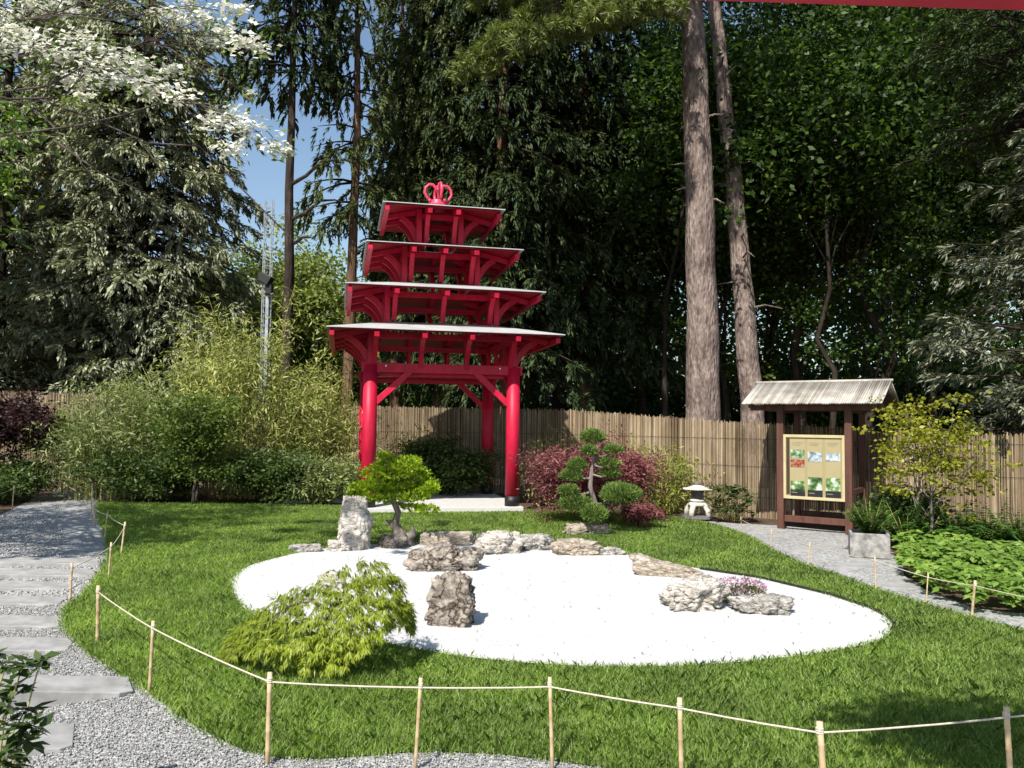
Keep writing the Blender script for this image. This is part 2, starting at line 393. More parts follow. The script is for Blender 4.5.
far_poly = [Vector(p) for p in [(-4.6, 6.8), (-2.9, 6.6), (-4.6, 10), (-5, 9), (-7.5, 13.5), (-9.3, 13.5), (-7.5, 9)]]
V2, _ = stones(26000, far_poly, (-.012, .0), .012, .018, 6, lawn_s)
stuff(solid('loose_gravel', np.concatenate([V1, V2]), Fi, M['pebble']))

# fallen bits on the white gravel
rgd = np.random.default_rng(77); bp_ = [tuple(p[:2]) for p in bed]
A = rgd.uniform([-3.5, 5], [3.6, 11.2], size=(420, 2)); A = A[inside(A, bp_)]; n_ = len(A); a_ = rgd.uniform(0, 6.28, n_)
stuff(quads('leaf_litter', rhomb(np.c_[A, np.full(n_, .022)], np.c_[np.cos(a_), np.sin(a_), np.full(n_, .1)], np.array([0, 0, 1.]) + rnd(rgd, n_) * .25, rgd.uniform(.012, .035, n_), rgd.uniform(.006, .016, n_)), M['darkmaple']))
# stepping slabs -------------------------------------------------------------
SLABG = 'stone slabs set into the gravel path'
def slab(pa, pb, depth, label, th=.05, tilt=True):
    a, b = at(*pa), at(*pb); d = b - a; L = d.length; ang = math.atan2(d.y, d.x)
    n = Vector((-d.y, d.x, 0)).normalized()
    mb = MB(); r = random.Random(pa[0] * 7 + pa[1])
    m = 60; fr = [Vector((-L / 2 + L * i / m, noise.noise((i * .13, pa[1] * .7, 0)) * .016 + .35 * max(0, i / m - .9) ** 1.0, 0)) for i in range(m + 1)]
    bk = [Vector((-L / 2 + L * i / m, depth + noise.noise((i * .3, pa[1] * .7, 5)) * .02, 0)) for i in range(m, -1, -1)]
    ring = fr + bk; nn = len(ring); z0, z1 = -.03, th - .01
    vs = [p + Vector((0, 0, z0)) for p in ring] + [p * 1 + Vector((0, 0, z1)) for p in ring]
    fs = [(i, (i + 1) % nn, nn + (i + 1) % nn, nn + i) for i in range(nn)] + [tuple(range(nn, 2 * nn)), tuple(range(nn - 1, -1, -1))]
    mb.add(vs, fs); o = mb.build('stone_slab', M['slab'], bevel=.006)
    o.location = (a + b) / 2; o.rotation_euler = (0, math.asin(min(.2, 1.5 * th / L)) * tilt, ang); tag(o, label, 'stone slab', SLABG); return o
slab((-60, 768), (72, 748), .36, 'stone slab half hidden by the small leafy shrub in the corner', .05)
slab((-30, 718), (133, 694), .34, 'widest grey stone slab with a thick dark front edge', .085)
slab((-60, 660), (66, 651), .36, 'stone slab beside the tip of the lawn that juts into the path', .045)
slab((-60, 632), (58, 627), .34, 'stone slab just beyond the lawn tip, third step from the shrub', .04)
slab((-60, 609), (56, 605), .34, 'stone slab by the lone thin stake at the path edge', .04)
slab((-60, 592), (70, 589), .34, 'stone slab crossing the path beneath the dogwood shade edge', .035)
slab((-30, 579), (104, 576), .36, 'stone slab level with the kink in the side rope', .035)
slab((-10, 567), (104, 564), .36, 'last sunlit stone slab before the dappled shade on the path', .035)
for pa, pb, lab in [((750, 535), (792, 530), 'small stone slab in the side path near the lantern'),
                    ((790, 555), (846, 546), 'stone slab in the side path before the notice board'),
                    ((842, 573), (890, 562), 'stone slab in the side path beside the granite trough'),
                    ((890, 592), (924, 584), 'stone slab in the side path by the leafy ground cover')]:
    slab(pa, pb, .3, lab, .012, False)

# ---------------------------------------------------------------- pagoda
PG = Vector((-1.54, 15.98, 0)); TH = R(12)
pg = thing('pagoda', 'red four tiered timber pagoda with flat spreading roofs and open posts', 'pagoda', PG, TH)
pl = MB(); pl.box((0, -.02, .03), (3.0, 3.0, .14)); pl.box((-2.2, 1.0, .02), (1.4, 1.0, .10))
plo = pl.build('stone_platform', M['concrete'], bevel=.01); plo.location = PG; plo.rotation_euler = (0, 0, TH)
tag(plo, 'low pale stone platform under the red pagoda', 'platform')
C = [1.32, 1.03, .70, .41]; H = [2.06, 1.77, 1.42, 1.12]; ZT = [3.24, 4.05, 4.89, 5.71]
POS = [[-1.25, -.42, .42, 1.25], [-.9, 0, .9], [-.58, 0, .58], [-.27, .27]]
ZB = [2.62, 3.52, 4.33, 5.14]
TANP = math.tan(R(13))
for sx in (-1, 1):
    for sy in (-1, 1):
        m = MB(); x, y = sx * 1.32, sy * 1.32
        m.tube([(x, y, .28), (x, y, 1.4), (x, y, 2.66)], [.132, .128, .124], 28)
        c = m.build('column', M['red'], pg, True)
        m = MB(); m.tube([(x, y, .1), (x, y, .285)], [.137, .137], 28); m.build('foot', M['black'], c, True)
        for ax in (0, 1):
            m = MB(); d = Vector((-sx, 0, 0)) if ax == 0 else Vector((0, -sy, 0))
            p = Vector((x, y, 0))
            m.bar(p + d * .1 + Vector((0, 0, 1.98)), p + d * .72 + Vector((0, 0, 2.56)), .085, .11, up=(0, 0, 1))
            m.build('knee_brace', M['red'], pg, bevel=.006)
for s in (-1, 1):
    m = MB(); m.box((0, s * 1.32, 2.61), (2.96, .1, .17)); m.box((0, s * 1.2, 2.5), (2.3, .05, .08)); m.build('tie_beam', M['red'], pg, bevel=.006)
    m = MB(); m.box((s * 1.32, 0, 2.61), (.1, 2.54, .165)); m.build('tie_beam', M['red'], pg, bevel=.006)
for x in (-1.05, 1.05):
    for s in (-1, 1):
        m = MB(); m.tube([(x, s * 1.365, 2.64), (x, s * 1.385, 2.64)], .016, 8); m.build('bolt', M['steel'], pg)
# crossed steel tie rods
m = MB(); m.tube([(-1.25, -1.25, 2.62), (1.25, 1.25, 2.62)], .012, 6); m.build('tie_rod', M['steel'], pg)
m = MB(); m.tube([(1.25, -1.25, 2.58), (-1.25, 1.25, 2.58)], .012, 6); m.build('tie_rod', M['steel'], pg)
def frustum(m, ho, zo, hi, zi, th):
    vs = []
    for h, z in ((ho, zo), (hi, zi), (hi, zi + th), (ho, zo + th)):
        vs += [(-h, -h, z), (h, -h, z), (h, h, z), (-h, h, z)]
    fs = []
    for a, b in ((0, 1), (1, 2), (2, 3), (3, 0)):
        for i in range(4):
            j = (i + 1) % 4; fs.append((a * 4 + i, b * 4 + i, b * 4 + j, a * 4 + j))
    m.add(vs, fs)
sides = [Matrix.Rotation(R(90) * i, 3, 'Z') for i in range(4)]
for kx in range(4):
    c, h, zt, zb = C[kx], H[kx], ZT[kx], ZB[kx]
    ci = (C[kx + 1] - .06) if kx < 3 else .05
    zi = zt + (h - ci) * TANP
    m = MB(); frustum(m, h + .04, zt - .012, ci, zi - .012, .015); m.build('roof', M['zinc'], pg)
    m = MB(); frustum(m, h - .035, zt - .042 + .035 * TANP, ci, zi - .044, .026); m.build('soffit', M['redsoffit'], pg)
    # edge beams
    zsoff = lambda r: zt - .054 + (h - r) * TANP
    for i, Rm in enumerate(sides):
        off = h - .03
        for t in POS[kx]:
            # rafter with its end grain showing under the roof edge
            a = Rm @ Vector((t, -(h - .005), zsoff(h) - .045)); b = Rm @ Vector((t, -max(c - .35, ci + .05), zsoff(max(c - .35, ci + .05)) - .045))
            m = MB(); m.bar(a, b, .085, .088); m.build('rafter', M['red'], pg)
            # curved bracket
            m = MB(); ring = []
            r1 = h - .36 if kx else h - .30; z1 = zsoff(r1) - .09; n = 8
            for q in range(n + 1):
                a_ = q / n * math.pi / 2
                st = q / n; ro = c + (r1 - c) * (.55 * (1 - math.cos(a_)) + .45 * st); zo = zb + (z1 - zb) * (.55 * math.sin(a_) + .45 * st)
                ring.append((ro, zo))
            vs = []
            for q, (ro, zo) in enumerate(ring):
                p0 = ring[max(0, q - 1)]; p1 = ring[min(n, q + 1)]; tx, tz = p1[0] - p0[0], p1[1] - p0[1]; l = math.hypot(tx, tz)
                nx, nz = -tz / l * .055, tx / l * .055
                for e in (-.042, .042):
                    vs.append(Rm @ Vector((t + e, -(ro + nx), zo + nz))); vs.append(Rm @ Vector((t + e, -(ro - nx), zo - nz)))
            fs = []
            for q in range(n):
                o0, o1 = q * 4, q * 4 + 4
                fs += [(o0, o1, o1 + 2, o0 + 2), (o0 + 1, o0 + 3, o1 + 3, o1 + 1), (o0, o0 + 1, o1 + 1, o1), (o0 + 2, o1 + 2, o1 + 3, o0 + 3)]
            fs += [(0, 2, 3, 1), (n * 4, n * 4 + 1, n * 4 + 3, n * 4 + 2)]
            m.add(vs, fs); m.build('bracket', M['red'], pg)
        # hip end blocks: an edge rafter right at each corner
        if i % 2: continue
        a = Rm @ Vector((-(h - .05), -(h - .002), zsoff(h) - .046)); b = Rm @ Vector((-(h - .05), h - .1, zsoff(h) - .046))
        m = MB(); m.bar(a, b, .08, .085); m.build('edge_rafter', M['red'], pg)
    for i, Rm in enumerate(sides):
        m = MB(); zz = zsoff(c) - .16
        a = Rm @ Vector((-c + .05, -c, zz)); b = Rm @ Vector((c - .05, -c, zz)); m.bar(a, b, .09, .1); m.build('ring_beam', M['red'], pg)
        m = MB(); p = Rm @ Vector((-c, -c, 0)); m.box((p.x, p.y, (zb + zsoff(c)) / 2 - .03), (.1, .1, zsoff(c) - zb + .02), Matrix.Rotation(0, 3, 'Z')); m.build('post', M['red'], pg)
    if kx == 0:
        for i, Rm in enumerate(sides):
            for t in (-.42, .42):
                p = Rm @ Vector((t, -c, 0)); m = MB(); m.box((p.x, p.y, (2.69 + zsoff(c) - .22) / 2), (.07, .07, zsoff(c) - .22 - 2.69)); m.build('post', M['red'], pg)
# crown shaped finial
m = MB(); z0 = ZT[3] + (H[3] - .05) * TANP + .03
m.lathe([(.16, -.09), (.2, .02), (.2, .05), (.17, .07), (.19, .1), (.15, .12)], 20, (0, 0, z0))
for q in range(4):
    a = q * math.pi / 2 + .15; pr = [(.12, .1), (.2, .15), (.25, .24), (.235, .335), (.17, .4), (.1, .4), (.05, .345), (.025, .25)]
    m.tube([(r * 1.12 * math.cos(a), r * 1.12 * math.sin(a), z0 + z * 1.1) for r, z in pr], [.03] * 7 + [.016], 6)
    m.lathe([(.002, 0), (.035, .02), (.03, .05), (.002, .07)], 8, (.21 * math.cos(a + .39), .21 * math.sin(a + .39), z0 + .06))
m.tube([(0, 0, z0), (0, 0, z0 + .35), (0, 0, z0 + .5)], [.022, .02, .008], 6)
m.lathe([(.003, 0), (.035, .03), (.003, .06)], 8, (0, 0, z0 + .4))
m.build('finial', plain('rose paint', (.62, .05, .11), .4, .4, .1), pg, True)

# ---------------------------------------------------------------- reed fence
fence = thing('reed_fence', 'long fence of upright reeds running behind the whole garden', 'fence', (0, 0, 0))
fp = [((-20, 22.0), 2.35), ((-12.0, 20.8), 2.3), ((-7.5, 20.6), 2.15), ((-3.9, 20.1), 2.02), ((-1.36, 19.7), 2.0), ((1.4, 18.4), 1.95), ((3.9, 15.1), 1.72), ((5.0, 14.05), 1.65), ((6.2, 13.15), 1.57), ((7.9, 11.9), 1.54), ((10.5, 9.6), 1.52)]
rf = random.Random(2)
for (a, ha), (b, hb) in zip(fp, fp[1:]):
    a, b = Vector((*a, 0)), Vector((*b, 0)); L = (b - a).length; n = max(1, round(L / 2.0))
    dr = (b - a).normalized(); nn = Vector((dr.y, -dr.x, 0))
    for i in range(n):
        p0, p1 = a.lerp(b, i / n), a.lerp(b, (i + 1) / n); h0, h1 = ha + (hb - ha) * i / n, ha + (hb - ha) * (i + 1) / n
        m = MB(); cnt = int((p1 - p0).length / .0125)
        for q in range(cnt):
            t = (q + rf.uniform(.1, .9)) / cnt; p = p0.lerp(p1, t); r = rf.uniform(.005, .009); hh = h0 + (h1 - h0) * t + rf.gauss(0, .018) - (rf.random() < .04) * rf.uniform(0, .12)
            off = rf.uniform(-.014, .014); ln = rf.gauss(0, .006)
            base = p + nn * off
            vs = [base + dr * (r * math.cos(k_)) + nn * (r * math.sin(k_)) + Vector((0, 0, -.02)) for k_ in (0, 1.26, 2.51, 3.77, 5.03)]
            vs += [v + dr * ln + Vector((0, 0, hh + .02)) for v in vs]
            m.add(vs, [(j, (j + 1) % 5, 5 + (j + 1) % 5, 5 + j) for j in range(5)] + [(5, 6, 7, 8, 9)])
        pan = m.build('reed_panel', M['reed'], fence)
        m = MB()
        for z in (.35, .9, 1.4):
            m.tube([p0 + nn * .022 + Vector((0, 0, z)), p1 + nn * .022 + Vector((0, 0, z))], .003, 4)
        m.build('wire', M['black'], pan)
        m = MB(); m.tube([p0 - nn * .05, p0 - nn * .05 + Vector((0, 0, h0 - .05))], .035, 8); m.build('post', M['wood'], fence)

# ---------------------------------------------------------------- notice board
KT = R(-35); KC = Vector((5.03, 12.99, 0))
kb = thing('notice_board', 'roofed brown timber notice board with split bamboo roof on a gravel path', 'notice board', KC, KT)
KW, KD = .515, .475
for sx in (-1, 1):
    for sy in (-1, 1):
        m = MB(); m.box((sx * KW, sy * KD, .99), (.105, .105, 1.98) if sy < 0 else (.09, .09, 1.94)); m.build('post', M['wood'], kb, bevel=.006)
    m = MB()
    m.box((sx * KW, 0, .62), (.06, .84, .08)); m.build('side_rail', M['wood'], kb, bevel=.004)
    m = MB(); m.box((sx * KW, 0, 1.9), (.07, .84, .09)); m.build('side_rail', M['wood'], kb, bevel=.004)
for sy in (-1, 1):
    m = MB(); m.box((0, sy * KD, 1.93), (2.0, .07, .09)); m.build('eave_beam', M['wood'], kb, bevel=.004)
    m = MB(); m.box((0, sy * KD, .17), (.92, .06, .1)); m.build('bottom_rail', M['wood'], kb, bevel=.004)
m = MB(); m.box((0, KD, 1.35), (.92, .05, .07)); m.build('back_rail', M['wood'], kb)
# roof: two slopes of split bamboo
zr, ze, wy, lx = 2.34, 1.985, .8, 1.05
for sy in (-1, 1):
    m = MB(); n = 62; rr = random.Random(4 + sy)
    for i in range(n):
        x = -lx + 2 * lx * (i + .5) / n; r = lx / n * 1.02
        e = rr.uniform(-.012, .012)
        m.tube([(x, sy * .012, zr + rr.uniform(-.004, .004)), (x, sy * (wy + e), ze + rr.uniform(-.004, .004))], [r, r], 8)
    m.build('roof_slope', M['roofreed'], kb, True)
m = MB(); m.tube([(-lx - .02, 0, zr + .025), (lx + .02, 0, zr + .025)], .025, 8); m.build('ridge_pole', M['roofreed'], kb, True)
for s in (-1, 1):
    for sy in (-1, 1):
        m = MB(); m.bar((s * (lx - .12), sy * .03, zr - .06), (s * (lx - .12), sy * (wy - .06), ze - .04), .05, .06); m.build('roof_rafter', M['wood'], kb)
m = MB(); m.box((0, 0, zr - .1), (2.0, .06, .08)); m.build('ridge_beam', M['wood'], kb)
# the board
yb = -KD - .01
m = MB(); m.box((0, yb, .995), (.9, .03, .97)); bo = m.build('board', plain('cream board', (.3, .25, .13), .6, .3, .04), kb)
m = MB()
for z, hgt in ((1.48, .045), (.51, .045)): m.box((0, yb - .02, z), (.94, .035, hgt))
for x in (-.447, .447): m.box((x, yb - .02, .995), (.045, .034, .925))
m.build('frame', M['lightwood'], bo, bevel=.003)
PH = {}
def photo_mat(nm, a, b, c_, sc):
    k = Mat(nm); n = k.noise(k.coord(), sc, 4); return k.set(k.ramp(n, [(.35, a), (.5, b), (.65, c_)]), .3, .5)
pm = [photo_mat('photo green', (.02, .05, .02), (.1, .18, .05), (.4, .5, .45), 14), photo_mat('photo red', (.05, .01, .01), (.28, .06, .03), (.3, .25, .2), 18),
      photo_mat('photo grey', (.08, .1, .12), (.3, .36, .4), (.55, .6, .62), 12), photo_mat('photo lawn', (.02, .05, .02), (.12, .22, .06), (.6, .65, .6), 9)]
cap = plain('caption black', (.015, .016, .018), .4, .4); pale = plain('panel cream', (.33, .275, .15), .5, .4, .05); ink = plain('pale ink', (.25, .22, .15), .5, .3)
dk = plain('dark strip', (.05, .03, .02), .6, .3)
m = MB(); m.box((-.395, yb - .018, .995), (.05, .004, .88)); m.build('backing_strip', dk, bo)
for i, x in enumerate((-.245, .02, .29)):
    w = .225
    m = MB(); m.box((x, yb - .019, .985), (w, .006, .9)); pn = m.build('poster', pale, bo)
    spec = [[(1.2, .13, 0), (1.05, .12, 1), (.69, .16, 3)], [(1.16, .15, 2), (.74, .2, 3)], [(1.16, .12, 2), (.74, .2, 3)]][i]
    for z, hh, q in spec:
        m = MB(); m.box((x, yb - .0245, z), (w - .012, .005, hh)); m.build('photo', pm[q], pn)
    m = MB(); m.box((x, yb - .0245, .575), (w, .005, .12)); m.build('caption_band', cap, pn)
    m = MB()
    m.box((x - .05, yb - .0285, .59), (.09, .003, .010))
    for q in range(3): m.box((x - .01 * q, yb - .0235, 1.38 - q * .022), (w - .06 - .02 * q, .003, .006))
    m.build('text_line', ink, pn)

# ---------------------------------------------------------------- lantern
lp = at(697, 512); lp = Vector((3.25, 14.0, 0))
ln = thing('stone_lantern', 'small pale stone garden lantern with a wide cap in front of the fence', 'lantern', lp, R(20))
m = MB()
for q in range(4):
    a = q * math.pi / 2 + .5
    pts = [(.215 * math.cos(a), .215 * math.sin(a), .06), (.2 * math.cos(a), .2 * math.sin(a), .16), (.15 * math.cos(a), .15 * math.sin(a), .24), (.04 * math.cos(a), .04 * math.sin(a), .28)]
    m.tube(pts, [.05, .048, .05, .06], 8)
m.lathe([(.02, .225), (.15, .235), (.17, .26), (.13, .3), (.1, .31)], 20)
m.build('base', M['lantern'], ln, True)
m = MB(); m.lathe([(.26, .02), (.27, .03), (.26, .065), (.24, .07)], 20); m.build('foot_slab', M['lanternd'], ln)
m = MB(); m.lathe([(.1, .305), (.135, .315), (.135, .345), (.11, .355)], 20); m.build('collar', M['lantern'], ln, True)
m = MB(); m.lathe([(.115, .35), (.12, .36), (.12, .49), (.11, .5)], 6); m.build('light_box', M['lanternd'], ln)
m = MB(); m.lathe([(.1, .5), (.285, .517), (.29, .535), (.19, .55), (.11, .578), (.05, .6)], 6); cp = m.build('cap', M['lantern'], ln, bevel=.008)
m = MB(); m.lathe([(.04, .595), (.06, .61), (.045, .635), (.005, .665)], 14); m.build('finial', M['lanternd'], cp, True)

# ---------------------------------------------------------------- rocks
def rock(name, label, loc, dims, rz, seed, mat, boxy=.55, strata=0, rough=.16, sub=5, parent=None, taper=0, wedge=0):
    bm = bmesh.new(); bmesh.ops.create_icosphere(bm, subdivisions=sub, radius=1)
    off = Vector((seed * 13.7, seed * 5.1, seed * 3.3))
    for v in bm.verts:
        p = v.co.copy(); e = max(abs(p.x), abs(p.y), abs(p.z)); p = p.lerp(p / e, boxy)
        q = Vector((p.x * dims[0], p.y * dims[1], p.z * dims[2])) * (1.6 / max(dims)) + off
        d = noise.fractal(q * 1.1, 1.0, 2.0, 3) * rough * 1.9
        rd = 1 - abs(noise.noise(q * 2.6)); d -= max(0, rd - .8) * rough * 4.2
        rd = 1 - abs(noise.noise(q * 5.5 + off)); d -= max(0, rd - .86) * rough * 4.0
        d += noise.fractal(q * 5, 1.0, 2.0, 4) * rough * .3
        if strata:
            zz = q.z * strata + noise.noise(q * 1.2) * .9; fr = zz - math.floor(zz)
            d -= (max(0, abs(fr - .5) * 2 - .72)) * rough * 3.0 * (1 - abs(v.co.z) ** 3)
            d += noise.noise(Vector((math.floor(zz) * 7.3, q.x * .7, q.y * .7))) * rough * .8 * (1 - abs(v.co.z) ** 3)
        p = p * (1 + d); tp_ = 1 - taper * (p.z * .5 + .5); p.x *= tp_; p.y *= tp_
        p.z = (p.z + 1) * (1 - wedge * (p.x * .5 + .5)) - 1
        v.co = Vector((p.x * dims[0] / 2, p.y * dims[1] / 2, max(-.04, p.z * dims[2] * .55 + dims[2] * .45)))
    me = bpy.data.meshes.new(name); bm.to_mesh(me); bm.free(); me.materials.append(mat)
    me.polygons.foreach_set('use_smooth', [True] * len(me.polygons))
    o = bpy.data.objects.new(name, me); link(o, parent); o.location = loc; o.rotation_euler = (0, 0, rz)
    if label: tag(o, label, 'rock')
    return o
def rpx(px0, px1, ytop, ybase, label, seed, mat, deep=.7, rz=0, name='rock', **kw):
    c = at((px0 + px1) / 2, ybase); s = c.y / F; w = (px1 - px0) * s * .94; h = (ybase - ytop) * s
    h = max(.08, h * .94); d = w * deep
    return rock(name, label, c + Vector((0, d * .35, 0)), (w, d, h), rz, seed, mat, **kw)
rpx(332, 372, 493, 551, 'tall narrow pillar of pale layered stone beside the bonsai', 1, M['rockpale'], .75, .2, 'standing_stone', boxy=.55, strata=3.2, rough=.15, taper=.3)
rpx(424, 478, 572, 628, 'squat weathered grey brown stone standing alone in the white gravel', 2, M['rock'], .75, -.2, 'standing_stone', boxy=.6, rough=.15, taper=.2, wedge=.06)
rpx(402, 486, 548, 572, 'long dark ridged boulder at the rim, in front of the bonsai', 3, M['rock'], .5, .1, boxy=.3, rough=.16, wedge=-.15)
rpx(476, 524, 532, 555, 'pale angular boulder to the side of the dark ridged boulder', 4, M['rockpale'], .7, .3, boxy=.35, strata=1.2, rough=.18)
rpx(416, 474, 532, 546, 'low flat ledge stone behind the dark ridged boulder', 5, M['rockwarm'], .4, .05, boxy=.85, strata=1.5, rough=.08)
rpx(518, 556, 535, 551, 'small grey stone half sunk at the rear rim of the gravel', 6, M['rockgrey'], .7, .2, boxy=.5, rough=.2)
rpx(552, 600, 540, 556, 'buff flat rim stone directly below the cloud pruned pine', 7, M['rockwarm'], .6, .1, boxy=.6, strata=1.2, rough=.15)
rpx(630, 705, 555, 578, 'wedge shaped buff stone at the rear edge of the white gravel', 8, M['rockwarm'], .32, -.3, boxy=.6, strata=1.6, rough=.11, wedge=.6)
rpx(666, 730, 586, 612, 'pale layered boulder lying beside the pink flowers', 9, M['rockpale'], .8, .1, wedge=-.25, boxy=.35, strata=1.5, rough=.2)
rpx(736, 800, 597, 616, 'grey boulder below the pink flowering cushion', 10, M['rockgrey'], .6, -.1, boxy=.35, rough=.2)
rpx(376, 408, 535, 549, 'dark rounded stone at the foot of the bonsai trunk', 11, M['bark_grey'], .8, .2, boxy=.3, rough=.2)
rpx(326, 350, 541, 552, 'small flat pale rim stone beside the tall pillar', 12, M['rockpale'], .7, .2, boxy=.6, strata=1, rough=.15)
rpx(288, 320, 544, 553, 'thin flat stone where the lawn meets the narrow end of the gravel', 13, M['rockgrey'], .5, .25, boxy=.6, rough=.15)
rpx(598, 624, 548, 556, 'tiny pale stone in the grass edge beside the pruned pine', 14, M['rockgrey'], .6, .1, boxy=.4, rough=.2)
rpx(316, 345, 572, 590, 'whitish stone showing through the lime laceleaf maple', 15, M['rockpale'], .7, .1, boxy=.5, rough=.2)

# ---------------------------------------------------------------- plant builders
def ellipsoid_pts(rg, n, c, r, shell=.5):
    d = nrm(rg.normal(size=(n, 3))); rad = rg.uniform(shell ** 3, 1, n) ** (1 / 3)
    return np.array(c) + d * rad[:, None] * np.array(r), d
def branchy(m, p0, p1, r0, r1, rg, n=5, wob=.06, sides=6, sag=0):
    p0, p1 = Vector(p0), Vector(p1); L = (p1 - p0).length; pts = []
    for i in range(n + 1):
        t = i / n; w = Vector(rg.normal(0, wob * L, 3)) * math.sin(math.pi * t)
        pts.append(p0.lerp(p1, t) + w + Vector((0, 0, sag * L * math.sin(math.pi * t))))
    m.tube(pts, [r0 + (r1 - r0) * i / n for i in range(n + 1)], sides); return pts

def spruce(name, label, x, y, Ht, Rr, z0, seed, mat, bark, tr=.2, levels=None, nb=6, per=110, hang=.3, droop=.25, sl=.24, sw=.07, group='conifers behind the fence', taper=.9, lean=(0, 0), tf=.35, zmax=None, gap=.0, sector=None):
    rg = np.random.default_rng(seed)
    root = thing(name, label, 'tree', (x, y, 0), 0, group)
    tm = MB(); n = 10
    axis = lambda z: np.array([lean[0] * z / Ht, lean[1] * z / Ht, z])
    pts = [Vector(axis(Ht * i / n)) + Vector((rg.normal(0, .03), rg.normal(0, .03), 0)) for i in range(n + 1)]
    tm.tube(pts, [tr * (1.25 if i == 0 else 1) * (1 - .93 * i / n) + .01 for i in range(n + 1)], 10)
    levels = levels or int((Ht - z0) / .42); out = []
    for i in range(levels):
        f = (i + rg.uniform(0, .8)) / levels; z = z0 + (Ht - z0) * f
        if zmax and z > zmax: continue
        for b in range(nb):
            if rg.random() < gap: continue
            L = Rr * (max(.03, 1 - f)) ** taper * rg.uniform(.6, 1.12)
            ph = 6.283 * (b / nb) + rg.uniform(-.5, .5) + i * 1.3
            if sector and math.cos(ph - sector[0]) < sector[1]: continue
            dv = np.array([math.cos(ph), math.sin(ph), 0]); lat = np.array([-dv[1], dv[0], 0])
            o = axis(z); up = rg.uniform(-.05, .15)
            path = lambda t: o + dv * L * t[:, None] + np.array([0, 0, 1]) * (L * (up * t - droop * t * t + .1 * t ** 4))[:, None]
            tt = np.linspace(0, 1, 5); pp = path(tt)
            tm.tube([Vector(p) for p in pp], [max(.008, tr * .22 * (L / Rr)) * (1 - .8 * a) for a in tt], 4, 1, cap=False)
            k_ = max(12, int(per * (L / Rr) ** 1.2)); nt_ = max(5, int(9 * L / 2)); ti = rg.integers(0, nt_, k_); T_ = rg.uniform(.12, 1.0, nt_) ** .75; S_ = rg.choice([-1, 1], nt_)
            t = np.clip(T_[ti] + rg.normal(0, .018, k_), .05, 1.03); u = rg.uniform(0, 1, k_) ** .7; s = S_[ti]
            tw = (tf * L * (1.05 - t) + .22) * rg.uniform(.5, 1.25, nt_)[ti]
            base = path(t); hl = hang * rg.uniform(.25, 1.5, nt_)[ti] * rg.uniform(.85, 1.15, k_)
            P = base + (lat * s[:, None] * .8 + dv * .45) * (tw * u)[:, None] + np.array([0, 0, -1]) * (hl * (tw * .4 + .35) * u ** 1.5 + rg.uniform(0, .05, k_))[:, None]
            D = lat * s[:, None] * .6 + dv * .7 + np.array([0, 0, -1]) * (hl * 2 * u)[:, None] + rg.normal(0, .35, (k_, 3))
            N = np.array([0, 0, 1]) + rg.normal(0, .5, (k_, 3))
            out.append(rhomb(P, D, N, sl * rg.uniform(.6, 1.3, k_), sw * rg.uniform(.7, 1.3, k_), .25))
    tm.build('trunk', [bark, M['twig']], root, True)
    quads('crown', np.concatenate(out), mat, root)
    return root

def clump_leaves(rg, centers, radii, per, L, Wd, flat=.6, updir=.2, spread=.9):
    out = []
    for c, r in zip(centers, radii):
        n = int(per * rg.uniform(.7, 1.3)); P = np.array(c) + rg.normal(0, r * .55, (n, 3)) * np.array([1, 1, flat])
        D = rnd(rg, n) * np.array([1, 1, .6]) + (P - np.array(c)) / max(r, .01) * spread - np.array([0, 0, .25])
        N = np.array([0, 0, 1]) * updir * 3 + rnd(rg, n)
        out.append(rhomb(P, D, N, L * rg.uniform(.6, 1.3, n), Wd * rg.uniform(.7, 1.3, n), .12))
    return np.concatenate(out)

